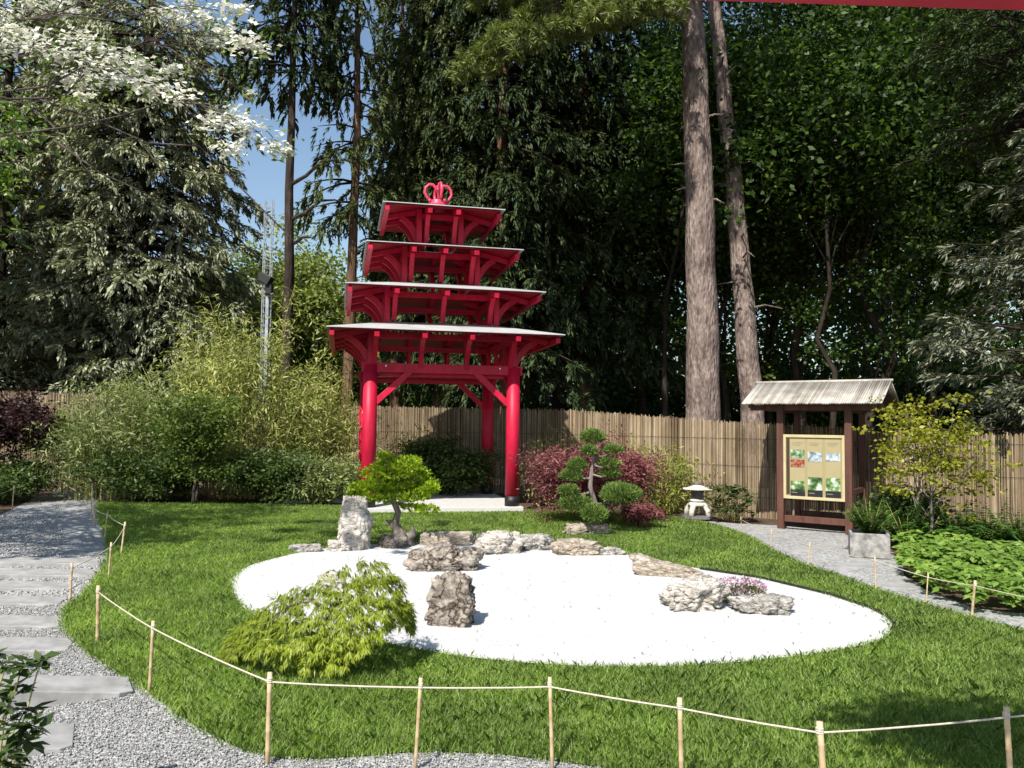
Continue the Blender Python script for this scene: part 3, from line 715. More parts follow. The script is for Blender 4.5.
def leafy(name, label, cat, x, y, Ht, rx, rz, zc, seed, mat, bark, tr=.15, limbs=8, sub=5, per=90, L=.13, Wd=.08, cr=.7, group=None, ry=None, flat=.55, clear=.25, lean=(0, 0), stems=1):
    """a broadleaf tree or shrub: forked trunk, limbs reaching clumps of leaves through an uneven crown"""
    rg = np.random.default_rng(seed); ry = ry or rx
    root = thing(name, label, cat, (x, y, 0), 0, group); tm = MB(); cen, rad = [], []
    for st in range(stems):
        a0 = rg.uniform(0, 6.28); b0 = np.array([math.cos(a0), math.sin(a0), 0]) * (.0 if stems == 1 else rx * .18)
        top = np.array([lean[0], lean[1], zc + rz * .55]) + rg.normal(0, .06 * rx, 3) + b0 * 2.2
        tp = branchy(tm, b0, top, tr, tr * .2, rg, 8, .02)
        for i in range(limbs):
            f = clear + (1 - clear) * (i + rg.uniform(0, 1)) / limbs; p = tp[0].lerp(tp[-1], f)
            idx = min(len(tp) - 2, int(f * (len(tp) - 1))); p = tp[idx].lerp(tp[idx + 1], f * (len(tp) - 1) - idx)
            ph = i * 2.4 + rg.uniform(-.6, .6) + st; q = np.array([math.cos(ph), math.sin(ph), rg.uniform(-.25, .75)])
            e = np.array([lean[0], lean[1], zc]) + q * np.array([rx, ry, rz]) * rg.uniform(.65, 1.0)
            br = branchy(tm, p, e, tr * .38 * (1 - .5 * f), tr * .06, rg, 5, .06, 5, .06)
            for j in range(sub):
                g = rg.uniform(.4, 1); ii = min(4, int(g * 5)); bp = br[ii].lerp(br[ii + 1], g * 5 - ii)
                e2 = np.array(bp) + rg.normal(0, 1, 3) * np.array([rx, ry, rz]) * .3
                if sub and tr > .02: tm.tube([bp, Vector(e2)], [tr * .07, tr * .025], 3, cap=False)
                cen.append(e2); rad.append(cr * rg.uniform(.6, 1.25))
                if rg.random() < .6: cen.append((np.array(bp) + e2) / 2 + rg.normal(0, cr * .3, 3)); rad.append(cr * rg.uniform(.5, .9))
    tm.build('trunk', bark, root, True)
    V = clump_leaves(rg, cen, rad, per, L, Wd, flat)
    V[:, :, 2] = np.maximum(V[:, :, 2], .02)
    quads('crown', V, mat, root); return root

def bamboo(name, label, x, y, Ht, rx, ry, seed, mat, culms=30, per=260, z0=.15, L=.15, Wd=.026, group='bamboo clumps'):
    rg = np.random.default_rng(seed); root = thing(name, label, 'bamboo', (x, y, 0), 0, group); m = MB(); out = []
    for i in range(culms):
        a = rg.uniform(0, 6.28); r = math.sqrt(rg.uniform(0, 1)); b = np.array([math.cos(a) * rx * r * .6, math.sin(a) * ry * r * .6, 0]); h = Ht * rg.uniform(.55, 1.05) * (1 - .25 * r)
        d = np.array([math.cos(a) * rx, math.sin(a) * ry, 0]) * rg.uniform(.1, .75)
        pts = [b + d * (t ** 2.2) + np.array([0, 0, h * (t - .12 * t ** 3)]) for t in np.linspace(0, 1, 7)]
        m.tube([Vector(p) for p in pts], [.014 * (1 - .85 * t) + .002 for t in np.linspace(0, 1, 7)], 4, cap=False)
        pts = np.array(pts); n = int(per * rg.uniform(.6, 1.3)); t = z0 + (1 - z0) * rg.uniform(0, 1, n) ** .8; f = t * 6; ii = np.minimum(5, f.astype(int)); P = pts[ii] + (pts[ii + 1] - pts[ii]) * (f - ii)[:, None]
        cl = rg.normal(0, 1, (14, 3)); wid = rg.integers(0, 14, n)
        P = P + cl[wid] * np.array([.34, .34, .14]) * (.5 + .5 * np.sin(t * 3))[:, None] + rg.normal(0, .065, (n, 3))
        D = rnd(rg, n) * np.array([1, 1, .5]) - np.array([0, 0, .7])
        out.append(rhomb(P, D, np.array([0, 0, .8]) + rnd(rg, n) * .7, L * rg.uniform(.6, 1.3, n), Wd * rg.uniform(.7, 1.3, n), .1))
    m.build('culms', M['culm'], root)
    V = np.concatenate(out); V[:, :, 2] = np.maximum(V[:, :, 2], .02)
    quads('foliage', V, mat, root); return root

def fern(name, label, loc, n, Lf, seed, mat, group=None, arch=.6, pw=.12):
    rg = np.random.default_rng(seed); root = thing(name, label, 'fern', loc, 0, group); m = MB(); out = []
    for i in range(n):
        a = rg.uniform(0, 6.28); l = Lf * rg.uniform(.6, 1.1); sp = rg.uniform(.25, .8); dv = np.array([math.cos(a), math.sin(a), 0]); lat = np.array([-dv[1], dv[0], 0])
        t = np.linspace(0, 1, 18); pts = dv * (l * sp * t)[:, None] + np.array([0, 0, 1]) * (l * (t * (1.1 - sp * .4) - arch * sp * t * t))[:, None]
        m.tube([Vector(p) for p in pts[::4]], [.005 - .0035 * k_ for k_ in t[::4]], 3, cap=False)
        for s in (-1, 1):
            P = pts[2:]; tt = t[2:]; D = lat * s + dv * .45 + rg.normal(0, .1, (len(P), 3)) - np.array([0, 0, .15])
            out.append(rhomb(P, D, np.array([0, 0, 1]) + rg.normal(0, .25, (len(P), 3)), l * pw * 1.7 * np.sin(np.pi * (tt * .85 + .12)) + .01, l * .055, .1))
    m.build('stems', M['culm'], root); quads('fronds', np.concatenate(out), mat, root); return root

# ---------------------------------------------------------------- conifers and forest
def X(px, d): return (px - 512) / F * d
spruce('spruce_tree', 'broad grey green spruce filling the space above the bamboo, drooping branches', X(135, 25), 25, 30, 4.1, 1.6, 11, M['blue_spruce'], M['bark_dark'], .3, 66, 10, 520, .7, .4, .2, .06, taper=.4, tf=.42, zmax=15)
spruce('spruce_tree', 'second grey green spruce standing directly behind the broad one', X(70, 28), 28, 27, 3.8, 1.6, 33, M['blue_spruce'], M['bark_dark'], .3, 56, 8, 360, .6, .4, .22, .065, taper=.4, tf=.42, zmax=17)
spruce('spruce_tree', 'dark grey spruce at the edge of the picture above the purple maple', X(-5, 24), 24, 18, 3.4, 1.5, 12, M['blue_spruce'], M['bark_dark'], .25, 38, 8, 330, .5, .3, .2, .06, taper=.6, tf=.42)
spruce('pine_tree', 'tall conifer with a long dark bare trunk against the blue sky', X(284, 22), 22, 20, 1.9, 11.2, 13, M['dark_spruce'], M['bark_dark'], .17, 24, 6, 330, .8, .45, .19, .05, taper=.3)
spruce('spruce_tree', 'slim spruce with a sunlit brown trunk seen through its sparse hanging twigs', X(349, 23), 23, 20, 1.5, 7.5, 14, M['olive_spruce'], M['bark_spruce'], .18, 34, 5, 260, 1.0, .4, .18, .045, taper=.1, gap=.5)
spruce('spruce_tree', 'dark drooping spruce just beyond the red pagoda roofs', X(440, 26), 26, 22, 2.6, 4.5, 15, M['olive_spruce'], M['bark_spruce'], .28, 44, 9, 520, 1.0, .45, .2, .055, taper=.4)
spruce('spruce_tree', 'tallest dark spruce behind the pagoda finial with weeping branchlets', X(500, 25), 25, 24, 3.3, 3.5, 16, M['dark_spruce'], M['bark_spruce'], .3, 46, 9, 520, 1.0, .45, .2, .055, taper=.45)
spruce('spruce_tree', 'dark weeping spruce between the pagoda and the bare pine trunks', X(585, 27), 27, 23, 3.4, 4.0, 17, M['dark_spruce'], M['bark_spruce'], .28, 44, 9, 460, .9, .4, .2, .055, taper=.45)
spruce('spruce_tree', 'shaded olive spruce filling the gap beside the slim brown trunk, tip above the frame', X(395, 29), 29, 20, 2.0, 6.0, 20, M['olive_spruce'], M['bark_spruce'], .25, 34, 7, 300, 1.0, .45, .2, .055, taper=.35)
def stubs(root, tr, z0, z1, n, seed, bark, lmax=.9, top=(0, 0, 1)):
    rg = np.random.default_rng(seed)
    for i in range(n):
        z = rg.uniform(z0, z1); a = rg.uniform(3.0, 6.4); l = rg.uniform(.2, lmax); m = MB()
        d = Vector((math.cos(a), math.sin(a), 0)); tz = z / top[2]; p = d * tr * .6 + Vector((top[0] * tz + .12 * math.sin(tz * 5), top[1] * tz, z))
        m.tube([p, p + d * l * .5 + Vector((0, 0, .1 * l)), p + d * l + Vector((rg.normal(0, .1), 0, rg.uniform(-.3, .1) * l))], [.035, .022, .008], 5); m.build('dead_branch', bark, root)
t = bpy.data.objects['pine_tree']
for (z, l, u) in ((8.2, 1.5, .9), (7.2, 1.5, .75), (6.5, .7, .3)):
    m = MB(); m.tube([(0, 0, z), (l * .3, 0, z + u * .3), (l * .6, -.05, z + u * .75), (l * .85, 0, z + u * .8), (l, .05, z + u * .72)], [.06, .05, .04, .025, .01], 6); m.build('dead_branch', M['bark_dark'], t)

def big_pine(label, base, top, tr, Ht, seed, limbs, tip=.6):
    rg = np.random.default_rng(seed); b = Vector(base)
    root = thing('pine_tree', label, 'tree', b, 0, 'tall pines with bare trunks'); tm = MB(); n = 26; pts = []
    d = Vector(top) - b
    for i in range(n + 1):
        f = i / n; pts.append(d * f + Vector((rg.normal(0, .02), rg.normal(0, .02), 0)) + Vector((.12 * math.sin(f * 5), 0, 0)))
    tm.tube(pts, [tr * (1.05 - .78 * i / n) * (1.1 if i == 0 else 1) for i in range(n + 1)], 22, jit=.04)
    out = []
    for (z, ph, L, rise, dr) in limbs:
        f = z / d.z; o = d * f; dv = Vector((math.cos(ph), math.sin(ph), 0)); lat = Vector((-dv.y, dv.x, 0)); path = []
        for q in range(7):
            t = q / 6; path.append(o + dv * L * t + Vector((0, 0, L * (rise * t - dr * t * t))) + lat * rg.normal(0, .03 * L) * t)
        tm.tube(path, [.1 * (L / 5) * (1 - .85 * q / 6) + .012 for q in range(7)], 6, cap=False)
        for q in range(int(10 * L)):
            t = rg.uniform(.3, 1); ii = min(5, int(t * 6)); p = path[ii].lerp(path[ii + 1], t * 6 - ii); s = rg.choice([-1, 1])
            tl = L * .28 * (1.1 - t) + .35; e = p + (lat * s * .8 + dv * .5) * tl * rg.uniform(.5, 1) + Vector((0, 0, rg.uniform(-.35, .2) * tl))
            tm.tube([p, e], [.015, .006], 3, cap=False)
            for w in range(6):
                c = p.lerp(e, .35 + .13 * w) + Vector(rg.normal(0, .08, 3)); k_ = 26; D = rnd(rg, k_) + np.array((e - p).normalized()) * .9
                out.append(rhomb(np.repeat(np.array([c]), k_, 0), D, rnd(rg, k_), .19 * rg.uniform(.7, 1.2, k_), .03, 0))
    tm.build('trunk', M['bark_pine'], root, True)
    quads('crown', np.concatenate(out), M['pine'], root); return root
rgp = np.random.default_rng(5)
def crown_limbs(n, z0, z1, L0, L1):
    return [(rgp.uniform(z0, z1), i * 2.4 + rgp.uniform(-.4, .4), rgp.uniform(L0, L1), rgp.uniform(.0, .35), rgp.uniform(.1, .35)) for i in range(n)]
b1 = at(703, 497); b1 = Vector((X(703, 19), 19, 0))
p1 = big_pine('thick straight pine trunk with scaly sunlit bark rising just behind the fence', b1, (X(676, 19), 19.2, 24), .41, 24, 31,
         [(11.6, 3.75, 5.0, -.05, .36), (11.8, 3.35, 5.6, -.08, .3), (11.4, 4.1, 4.0, -.05, .3), (12.7, 3.2, 5.0, -.1, .36), (12.4, 3.5, 4.4, -.05, .36), (13.0, 3.75, 5.4, -.1, .36), (12.6, 2.95, 3.6, .0, .36), (13.2, 3.25, 5.2, .0, .28), (13.6, 3.6, 4.6, .05, .3), (14.2, 3.0, 5.5, .1, .3), (12.9, 3.9, 3.6, .0, .25), (13.5, 2.8, 4.5, .05, .25), (14.5, 4.3, 3.8, .0, .3), (14.8, 3.4, 6, .1, .35), (13.9, 4.0, 4, .0, .3)] + crown_limbs(13, 14.5, 24, 3.0, 5.0))
stubs(p1, .4, 3, 12.5, 9, 1, M['bark_pine'], .5, Vector((X(676, 19), 19.2, 24)) - Vector(b1))
p2 = big_pine('leaning darker pine trunk beside the thick straight one', (X(757, 22), 22, 0), (X(690, 22), 22.4, 22), .32, 22, 32, crown_limbs(12, 14, 22, 3, 4.6))
stubs(p2, .3, 3, 12.5, 10, 2, M['bark_pine'], 1.0, (X(690, 22) - X(757, 22), .4, 22))

FG = 'leafy trees in the dark wood behind the fence'
WOOD = [(560, 31, 14, 'leafy tree in the dark wood, seen between the pagoda and the thick pine trunk'), (640, 30, 16, 'leafy tree filling the gap beside the thick straight pine trunk'),
        (725, 29, 17, 'leafy tree seen in the gap between both bare pine trunks'), (800, 27, 17, 'leafy tree rising above the roof of the notice board'),
        (870, 25, 16, 'leafy forked tree above the gable end of the notice board'), (940, 28, 18, 'leafy tree above the golden leaved young tree'), (1030, 25, 17, 'leafy tree behind the silvery spruce branches'),
        (770, 33, 19, 'farther leafy tree showing over the notice board ridge'), (905, 34, 20, 'farther leafy tree between the notice board and the silvery spruce')]
for i, (px, d, h, lab) in enumerate(WOOD):
    h += 3
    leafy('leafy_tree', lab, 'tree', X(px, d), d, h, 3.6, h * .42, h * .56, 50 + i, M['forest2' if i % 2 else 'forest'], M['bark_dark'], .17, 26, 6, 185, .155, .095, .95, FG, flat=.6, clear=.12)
# slender trunks in the wood
for i, (px, d, lab) in enumerate([(664, 24, 'slender dark trunk standing close beside the thick pine'), (722, 25.5, 'thin dark trunk seen between the two pine trunks'), (836, 22.5, 'dark leaning trunk beyond the notice board roof')]):
    leafy('leafy_tree', lab, 'tree', X(px, d), d, 15, 2.4, 4.0, 9.5, 80 + i, M['forest'], M['twig'], .1, 14, 5, 90, .2, .12, .9, FG, clear=.5, lean=(.6 - .5 * i, 0))
# far mass of wood, one sheet of clumps with depth
rg = np.random.default_rng(9)
cx = rg.uniform(-34, 50, 2600); cy = rg.uniform(40, 52, 2600); cz = rg.uniform(0, 1, 2600) ** 1.4 * 14 * np.where(cx < -5, .5, 1) * (1 + .25 * np.sin(cx * .7))
cen = np.c_[cx, cy, cz]; c2 = np.c_[rg.uniform(-12, 40, 1500), rg.uniform(33, 40, 1500), rg.uniform(.2, 4.2, 1500)]
stuff(quads('undergrowth', clump_leaves(rg, c2, [.8] * len(c2), 60, .26, .16, .7), M['forest'], None))
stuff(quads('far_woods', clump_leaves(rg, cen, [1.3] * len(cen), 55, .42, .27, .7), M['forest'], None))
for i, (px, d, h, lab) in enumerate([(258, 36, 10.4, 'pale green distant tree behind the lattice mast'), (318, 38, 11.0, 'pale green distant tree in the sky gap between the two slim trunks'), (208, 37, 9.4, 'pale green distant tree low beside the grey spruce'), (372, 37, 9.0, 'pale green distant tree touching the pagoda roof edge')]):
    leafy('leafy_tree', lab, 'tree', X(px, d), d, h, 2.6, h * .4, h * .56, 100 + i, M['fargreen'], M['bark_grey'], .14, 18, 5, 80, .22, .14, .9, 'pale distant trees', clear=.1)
leafy('leafy_tree', 'bright green leafy tree at the picture edge under the blossom', 'tree', X(-78, 20), 20, 9.5, 1.3, 1.8, 7.6, 111, M['brightshrub'], M['bark_grey'], .12, 14, 5, 80, .16, .1, .6)
# silvery spruce close on the right
spruce('spruce_tree', 'silvery spruce with pale tipped branches reaching over the fence', 9.25, 12.9, 8.0, 3.1, 1.5, 18, M['silver_tip'], M['bark_dark'], .2, 20, 8, 520, .3, .08, .14, .035, taper=.6, group=None, tf=.45, gap=.22)
spruce('spruce_tree', 'tall spruce whose high boughs hang into the upper corner', 11.2, 16.5, 18, 2.9, 8.0, 19, M['dark_spruce'], M['bark_dark'], .25, 30, 8, 480, .35, .15, .12, .032, taper=.5, group=None, tf=.45)

# ---------------------------------------------------------------- bamboo and shrubs
bamboo('bamboo_clump', 'tall yellow green bamboo thicket beside the lattice mast', X(255, 17.2), 17.2, 5.3, 1.6, 1.2, 21, M['bambooleaf'], 46, 420)
bamboo('bamboo_clump', 'grey green bamboo thicket at the end of the gravel path', X(110, 16.5), 16.5, 3.1, 1.2, 1.0, 22, M['bamboogrey'], 36, 330)
bamboo('bamboo_clump', 'middle bamboo thicket below the grey spruce', X(180, 17.4), 17.4, 3.7, 1.4, 1.0, 23, M['bamboogrey'], 40, 360)
bamboo('bamboo_clump', 'yellowish bamboo thicket beside the pagoda column', X(322, 17.6), 17.6, 3.5, 1.0, .9, 24, M['bambooleaf'], 34, 300)
bamboo('bamboo_clump', 'low yellow bamboo against the fence beside the stone lantern', X(655, 15.0), 15.0, 1.75, .55, .35, 25, M['yellowbamboo'], 26, 150, .1, .12, .026)
bamboo('bamboo_clump', 'sparse bamboo shoots climbing the fence beside the red column', X(556, 16.4), 16.4, 1.9, .45, .3, 26, M['bambooleaf'], 18, 110, .1, .12, .026)
bamboo('bamboo_clump', 'thin bamboo stems in front of the fence inside the pagoda', X(412, 17.5), 17.5, 2.2, .5, .25, 27, M['bambooleaf'], 14, 90, .1, .12, .026)
leafy('small_tree', 'small bright green tree with forked pale stems on the lawn edge', 'tree', X(197, 15.4), 15.4, 2.4, .6, 1.0, 1.35, 120, M['midshrub'], M['bark_dog'], .035, 11, 4, 38, .075, .045, .26, stems=3, clear=.2)
leafy('shrub', 'round dark green shrub behind the pagoda columns', 'shrub', X(448, 17.3), 17.3, 1.3, .8, .55, .65, 121, M['shrub'], M['bark_dark'], .03, 10, 5, 70, .08, .045, .25, stems=3, clear=.1)
leafy('shrub', 'dark low shrub between bamboo and pagoda column', 'shrub', X(325, 16.0), 16.0, .9, .55, .4, .42, 122, M['bamboogrey'], M['bark_dark'], .03, 10, 5, 60, .13, .028, .22, stems=3, clear=.1)
leafy('shrub', 'dull green shrub at the foot of the tallest bamboo', 'shrub', X(275, 16.0), 16.0, 1.1, .8, .5, .5, 123, M['shrub'], M['bark_dark'], .03, 10, 5, 60, .09, .04, .28, stems=3, clear=.1)
leafy('shrub', 'dull green shrub at the foot of the small forked tree', 'shrub', X(150, 16.0), 16.0, 1.1, .8, .55, .5, 124, M['shrub'], M['bark_dark'], .03, 10, 5, 60, .09, .04, .28, stems=3, clear=.1)
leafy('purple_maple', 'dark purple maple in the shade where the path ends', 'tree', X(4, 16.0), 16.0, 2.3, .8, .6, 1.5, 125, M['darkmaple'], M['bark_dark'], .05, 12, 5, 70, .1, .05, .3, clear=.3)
leafy('shrub', 'lime tinted shrub before the purple maple', 'shrub', X(42, 17.4), 17.4, 1.7, .6, .35, 1.35, 126, M['brightshrub'], M['bark_dark'], .03, 8, 4, 50, .09, .05, .25, clear=.3)
leafy('shrub', 'low dark hedge shrub under the purple maple', 'shrub', X(-5, 15.6), 15.6, .9, 1.0, .35, .35, 127, M['shrub'], M['bark_dark'], .03, 10, 5, 60, .08, .04, .28, stems=3, clear=.1)
leafy('red_maple', 'spreading purple red laceleaf maple behind the pruned pine', 'tree', X(597, 13.4), 13.4, 1.35, .86, .52, .72, 128, M['redmaple'], M['bark_dark'], .05, 18, 7, 95, .075, .022, .24, stems=2, clear=.15, ry=.7)
leafy('red_maple', 'small purple red maple mound at the lawn edge', 'tree', X(639, 12.7), 12.7, .5, .27, .19, .24, 129, M['redmaple'], M['bark_dark'], .02, 8, 5, 60, .06, .018, .1, clear=.1)
leafy('small_tree', 'open golden yellow young tree beside the stone trough', 'tree', X(930, 10.9), 10.9, 2.3, .72, 1.0, 1.25, 130, M['goldmaple'], M['bark_grey'], .024, 13, 4, 22, .06, .042, .15, clear=.12, flat=.3, stems=2)
leafy('shrub', 'dark shrub behind the golden young tree', 'shrub', X(905, 11.6), 11.6, 1.0, .4, .35, .4, 131, M['shrub'], M['bark_dark'], .02, 8, 5, 60, .09, .05, .2, clear=.1)

# leathery plant by the lantern
def whorl_plant(name, label, loc, pts, L, Wd, k_, seed, mat):
    rg = np.random.default_rng(seed); root = thing(name, label, 'shrub', loc); m = MB(); out = []
    for p in pts:
        p = np.array(p); branchy(m, (p[0] * .3, p[1] * .3, 0), p, .005, .003, rg, 4, .05, 5)
        a = rg.uniform(0, 6.28, k_) ; el = rg.uniform(-.5, .7, k_)
        D = np.c_[np.cos(a), np.sin(a), el]; N = np.c_[-np.cos(a) * el, -np.sin(a) * el, np.ones(k_)] + rg.normal(0, .25, (k_, 3))
        out.append(rhomb(np.repeat(p[None], k_, 0) + rg.normal(0, .01, (k_, 3)), D, N, L * rg.uniform(.6, 1.2, k_), Wd * rg.uniform(.7, 1.2, k_), .1))
    m.build('stems', M['culm'], root); quads('foliage', np.concatenate(out), mat, root); return root
rg = np.random.default_rng(41)
whorl_plant('broadleaf_shrub', 'leathery long leaved shrub between lantern and notice board', (X(733, 13.8), 13.8, 0),
            [(rg.normal(0, .22), rg.normal(0, .15), rg.uniform(.08, .62)) for _ in range(46)], .2, .05, 9, 41, M['gloss'])
# near corner shrub
sp = Vector((-2.05, 3.05, 0))
pts = []
for (px, py, d) in [(6, 664, 3.1), (40, 662, 3.2), (22, 668, 3.0), (14, 690, 3.0), (4, 705, 2.95), (24, 712, 3.05), (10, 728, 2.9), (32, 728, 3.0), (20, 745, 2.95), (4, 752, 2.85), (14, 764, 2.9), (-14, 690, 3), (-20, 730, 3), (-12, 660, 3.1), (-34, 700, 3.1), (30, 742, 3.05)]:
    p = atd(px, py, d) - sp; pts.append(tuple(p))
whorl_plant('leafy_shrub', 'small glossy leaved shrub at the corner of the gravel path', sp, pts, .085, .036, 15, 42, M['gloss'])

# bonsai ---------------------------------------------------------------------
bx = at(400, 546); rg = np.random.default_rng(43)
bo_ = thing('bonsai_tree', 'bright yellow green cloud shaped bonsai with a twisted dark trunk', 'bonsai tree', bx)
m = MB(); sc = bx.y / F
def lp_(px, py, dy=0): p = atd(px, py, bx.y + dy); return p - bx
m.tube([lp_(408, 548), lp_(402, 536), lp_(395, 524), lp_(398, 512), lp_(393, 500), lp_(396, 485), lp_(390, 470)], [.12, .085, .06, .045, .036, .03, .012], 9, jit=.18)
m.tube([lp_(398, 530), lp_(391, 523), lp_(386, 523)], [.05, .035, .04], 7, jit=.2)
m.tube([lp_(405, 540), lp_(413, 533), lp_(412, 527)], [.08, .05, .03], 7, jit=.2)
m.tube([lp_(394, 503), lp_(410, 506), lp_(430, 510, -.1)], [.03, .02, .008], 6)
m.tube([lp_(394, 498), lp_(378, 490), lp_(366, 488)], [.028, .02, .008], 6)
m.tube([lp_(395, 492), lp_(410, 482), lp_(424, 478)], [.028, .02, .008], 6)
m.build('trunk', M['bark_grey'], bo_, True)
def pad(parent, c, r, n, mat, L, Wd, seed, up=.6, name='foliage_pad', lump=.35, needle=False):
    rg = np.random.default_rng(seed); d = nrm(rg.normal(size=(n, 3))); rad = rg.uniform(.45, 1, n) ** .5
    lump_d = nrm(rg.normal(size=(9, 3))); w = 1 + lump * (np.max(d @ lump_d.T, axis=1) - .75)
    P = np.array(c) + d * (rad * w)[:, None] * np.array(r); P[:, 2] = np.where(d[:, 2] < -.1, np.array(c)[2] + (P[:, 2] - np.array(c)[2]) * .55, P[:, 2])
    D = d + np.array([0, 0, up]) + rg.normal(0, .45, (n, 3)); N = rnd(rg, n) + (np.array([0, 0, 1.0]) if not needle else 0)
    return quads(name, rhomb(P, D, N, L * rg.uniform(.6, 1.3, n), Wd * rg.uniform(.7, 1.3, n), .1), mat, parent)
BP = [(388, 467, 34, 16), (404, 466, 30, 15), (375, 474, 24, 13), (417, 474, 24, 13), (395, 474, 34, 12), (362, 487, 26, 11), (380, 486, 34, 13), (400, 488, 34, 12), (420, 485, 34, 14), (430, 490, 18, 9), (372, 496, 30, 10), (392, 498, 34, 10), (414, 497, 30, 9), (356, 494, 16, 7), (428, 510, 22, 7), (412, 508, 18, 5), (384, 457, 14, 6), (412, 460, 14, 6)]
for i, (px, py, w, h) in enumerate(BP):
    c = lp_(px, py, random.uniform(-.2, .15)); pad(bo_, c, (w / 2 * sc, w / 2 * sc, h / 2 * sc), int(w * h * .7) + 90, M['bonsai'], .055, .034, 160 + i, lump=.45)

# cloud pruned pine -----------------------------------------------------------
nb_ = at(592, 533); sc = nb_.y / F
nw = thing('cloud_pruned_pine', 'cloud pruned pine of rounded green pads on a pale curved trunk', 'pine', nb_)
def ln_(X_, Y_, dy=0): return atd(500 + X_ / 3.657, 410 + Y_ / 3.657, nb_.y + dy) - nb_
m = MB()
m.tube([ln_(345, 455), ln_(340, 420), ln_(362, 370), ln_(345, 330), ln_(330, 280), ln_(335, 220), ln_(345, 175), ln_(335, 120)], [.07, .06, .045, .04, .034, .028, .022, .01], 8, jit=.1)
for a, b in (((350, 340), (275, 345)), ((335, 300), (265, 300)), ((332, 250), (275, 235)), ((352, 345), (430, 320)), ((335, 235), (400, 240)), ((340, 200), (400, 205)), ((345, 400), (340, 385)), ((343, 170), (410, 155))):
    m.tube([ln_(*a), (ln_(*a) + ln_(*b)) / 2 + Vector((0, -.03, -.03)), ln_(*b)], [.022, .016, .01], 5)
m.build('trunk', M['bark_grey'], nw, True)
for i, (x, y, w, h) in enumerate([(340, 100, 92, 52), (325, 150, 60, 34), (412, 147, 74, 30), (400, 195, 86, 34), (403, 234, 74, 34), (282, 200, 70, 46), (262, 242, 84, 46), (250, 296, 66, 38), (275, 342, 118, 60), (440, 312, 148, 84), (340, 384, 104, 70)]):
    c = ln_(x, y, -.34 if y > 370 else (-.16 if y > 290 else random.uniform(-.08, .1))); f = sc / 3.657 / 2
    pad(nw, c, (w * f * .9, w * f * .8, h * f * .92), int(w * h / 3.0) + 320, M['niwaki'], .06, .011, 90 + i, .7, lump=.5, needle=True)
rock('rock', 'brown rooty mound stone under the pruned pine trunk', nb_ + Vector((-.12, -.12, 0)), (.75, .4, .16), .1, 21, M['rockwarm'], .3, 0, .2)

# laceleaf maple in front -----------------------------------------------------
lb = at(322, 664); rg = np.random.default_rng(44)
lm = thing('laceleaf_maple', 'low lime green laceleaf maple cascading over the edge of the gravel', 'tree', lb)
m = MB()
def ll(px, py, dy=0): return atd(px, py, lb.y + dy) - lb
skel = [[(322, 664), (318, 640), (330, 610), (348, 588), (366, 574)], [(322, 640), (300, 625), (275, 622), (252, 632)], [(330, 612), (312, 600), (292, 604), (275, 615)], [(348, 588), (380, 578), (398, 598), (404, 612)], [(330, 605), (360, 600), (385, 610), (392, 622)], [(320, 635), (345, 620), (350, 640)]]
for j, s_ in enumerate(skel): m.tube([ll(*p, .12 * math.sin(j * 2.1) * (i > 0)) for i, p in enumerate(s_)], [.03 - .005 * i if j == 0 else .016 - .003 * i for i in range(len(s_))], 6, jit=.1)
m.build('trunk', M['bark_grey'], lm, True)
tx = [222, 240, 260, 280, 300, 320, 340, 360, 380, 395, 405, 413]
ty = [648, 622, 606, 595, 586, 577, 567, 560, 561, 574, 590, 612]; by = [656, 656, 658, 664, 661, 672, 670, 652, 637, 622, 624, 629]
out = []; cc0 = np.array(ll(330, 598))
for q in range(3600):
    px = rg.uniform(222, 413); t0, b0 = np.interp(px, tx, ty), np.interp(px, tx, by); f = rg.uniform(0, 1) ** .85
    py = t0 + (b0 - t0) * f
    if noise.noise((px * .055, py * .075, 3.1)) + rg.normal(0, .12) < -.33: continue
    if f > .55 and rg.random() < .35 and px < 345: pass
    edge_ = min(1, (px - 222) / 40, (413 - px) / 30)
    dy = (-.36 * math.sin(f * 1.6) + rg.normal(0, .05)) * edge_ if rg.random() < .72 else rg.uniform(-.05, .38) * edge_ * (1 - .4 * f)
    p = np.array(ll(px, py, dy)); kk = 7; p[2] += .05 * noise.noise((px * .05, py * .08 , dy * 3)); p[1] -= .09 * noise.noise((px * .07, py * .1, 9.0))
    od = p - cc0; od[2] *= .15; od /= np.linalg.norm(od) + 1e-6; od = od + rg.normal(0, .5, 3); od /= np.linalg.norm(od)
    fan = np.linspace(-1.0, 1.0, kk); sdv = np.cross(od, [0, 0, 1]); sdv /= max(1e-6, np.linalg.norm(sdv))
    D = od[None] * np.cos(fan)[:, None] + sdv[None] * np.sin(fan)[:, None] + np.array([0, 0, rg.uniform(-1.9, -.35)]) + rg.normal(0, .15, (kk, 3))
    N = np.array([0, -.3, 1.0]) + rg.normal(0, .35, (kk, 3)) + od * .4
    out.append(rhomb(np.repeat(p[None], kk, 0), D, N, .06 * rg.uniform(.7, 1.25, kk) * (1 - .2 * np.abs(fan)), .0065, .1))
V = np.concatenate(out); V[:, :, 2] = np.maximum(V[:, :, 2], .025)
quads('crown', V, M['laceleaf'], lm); print('lace', len(V))

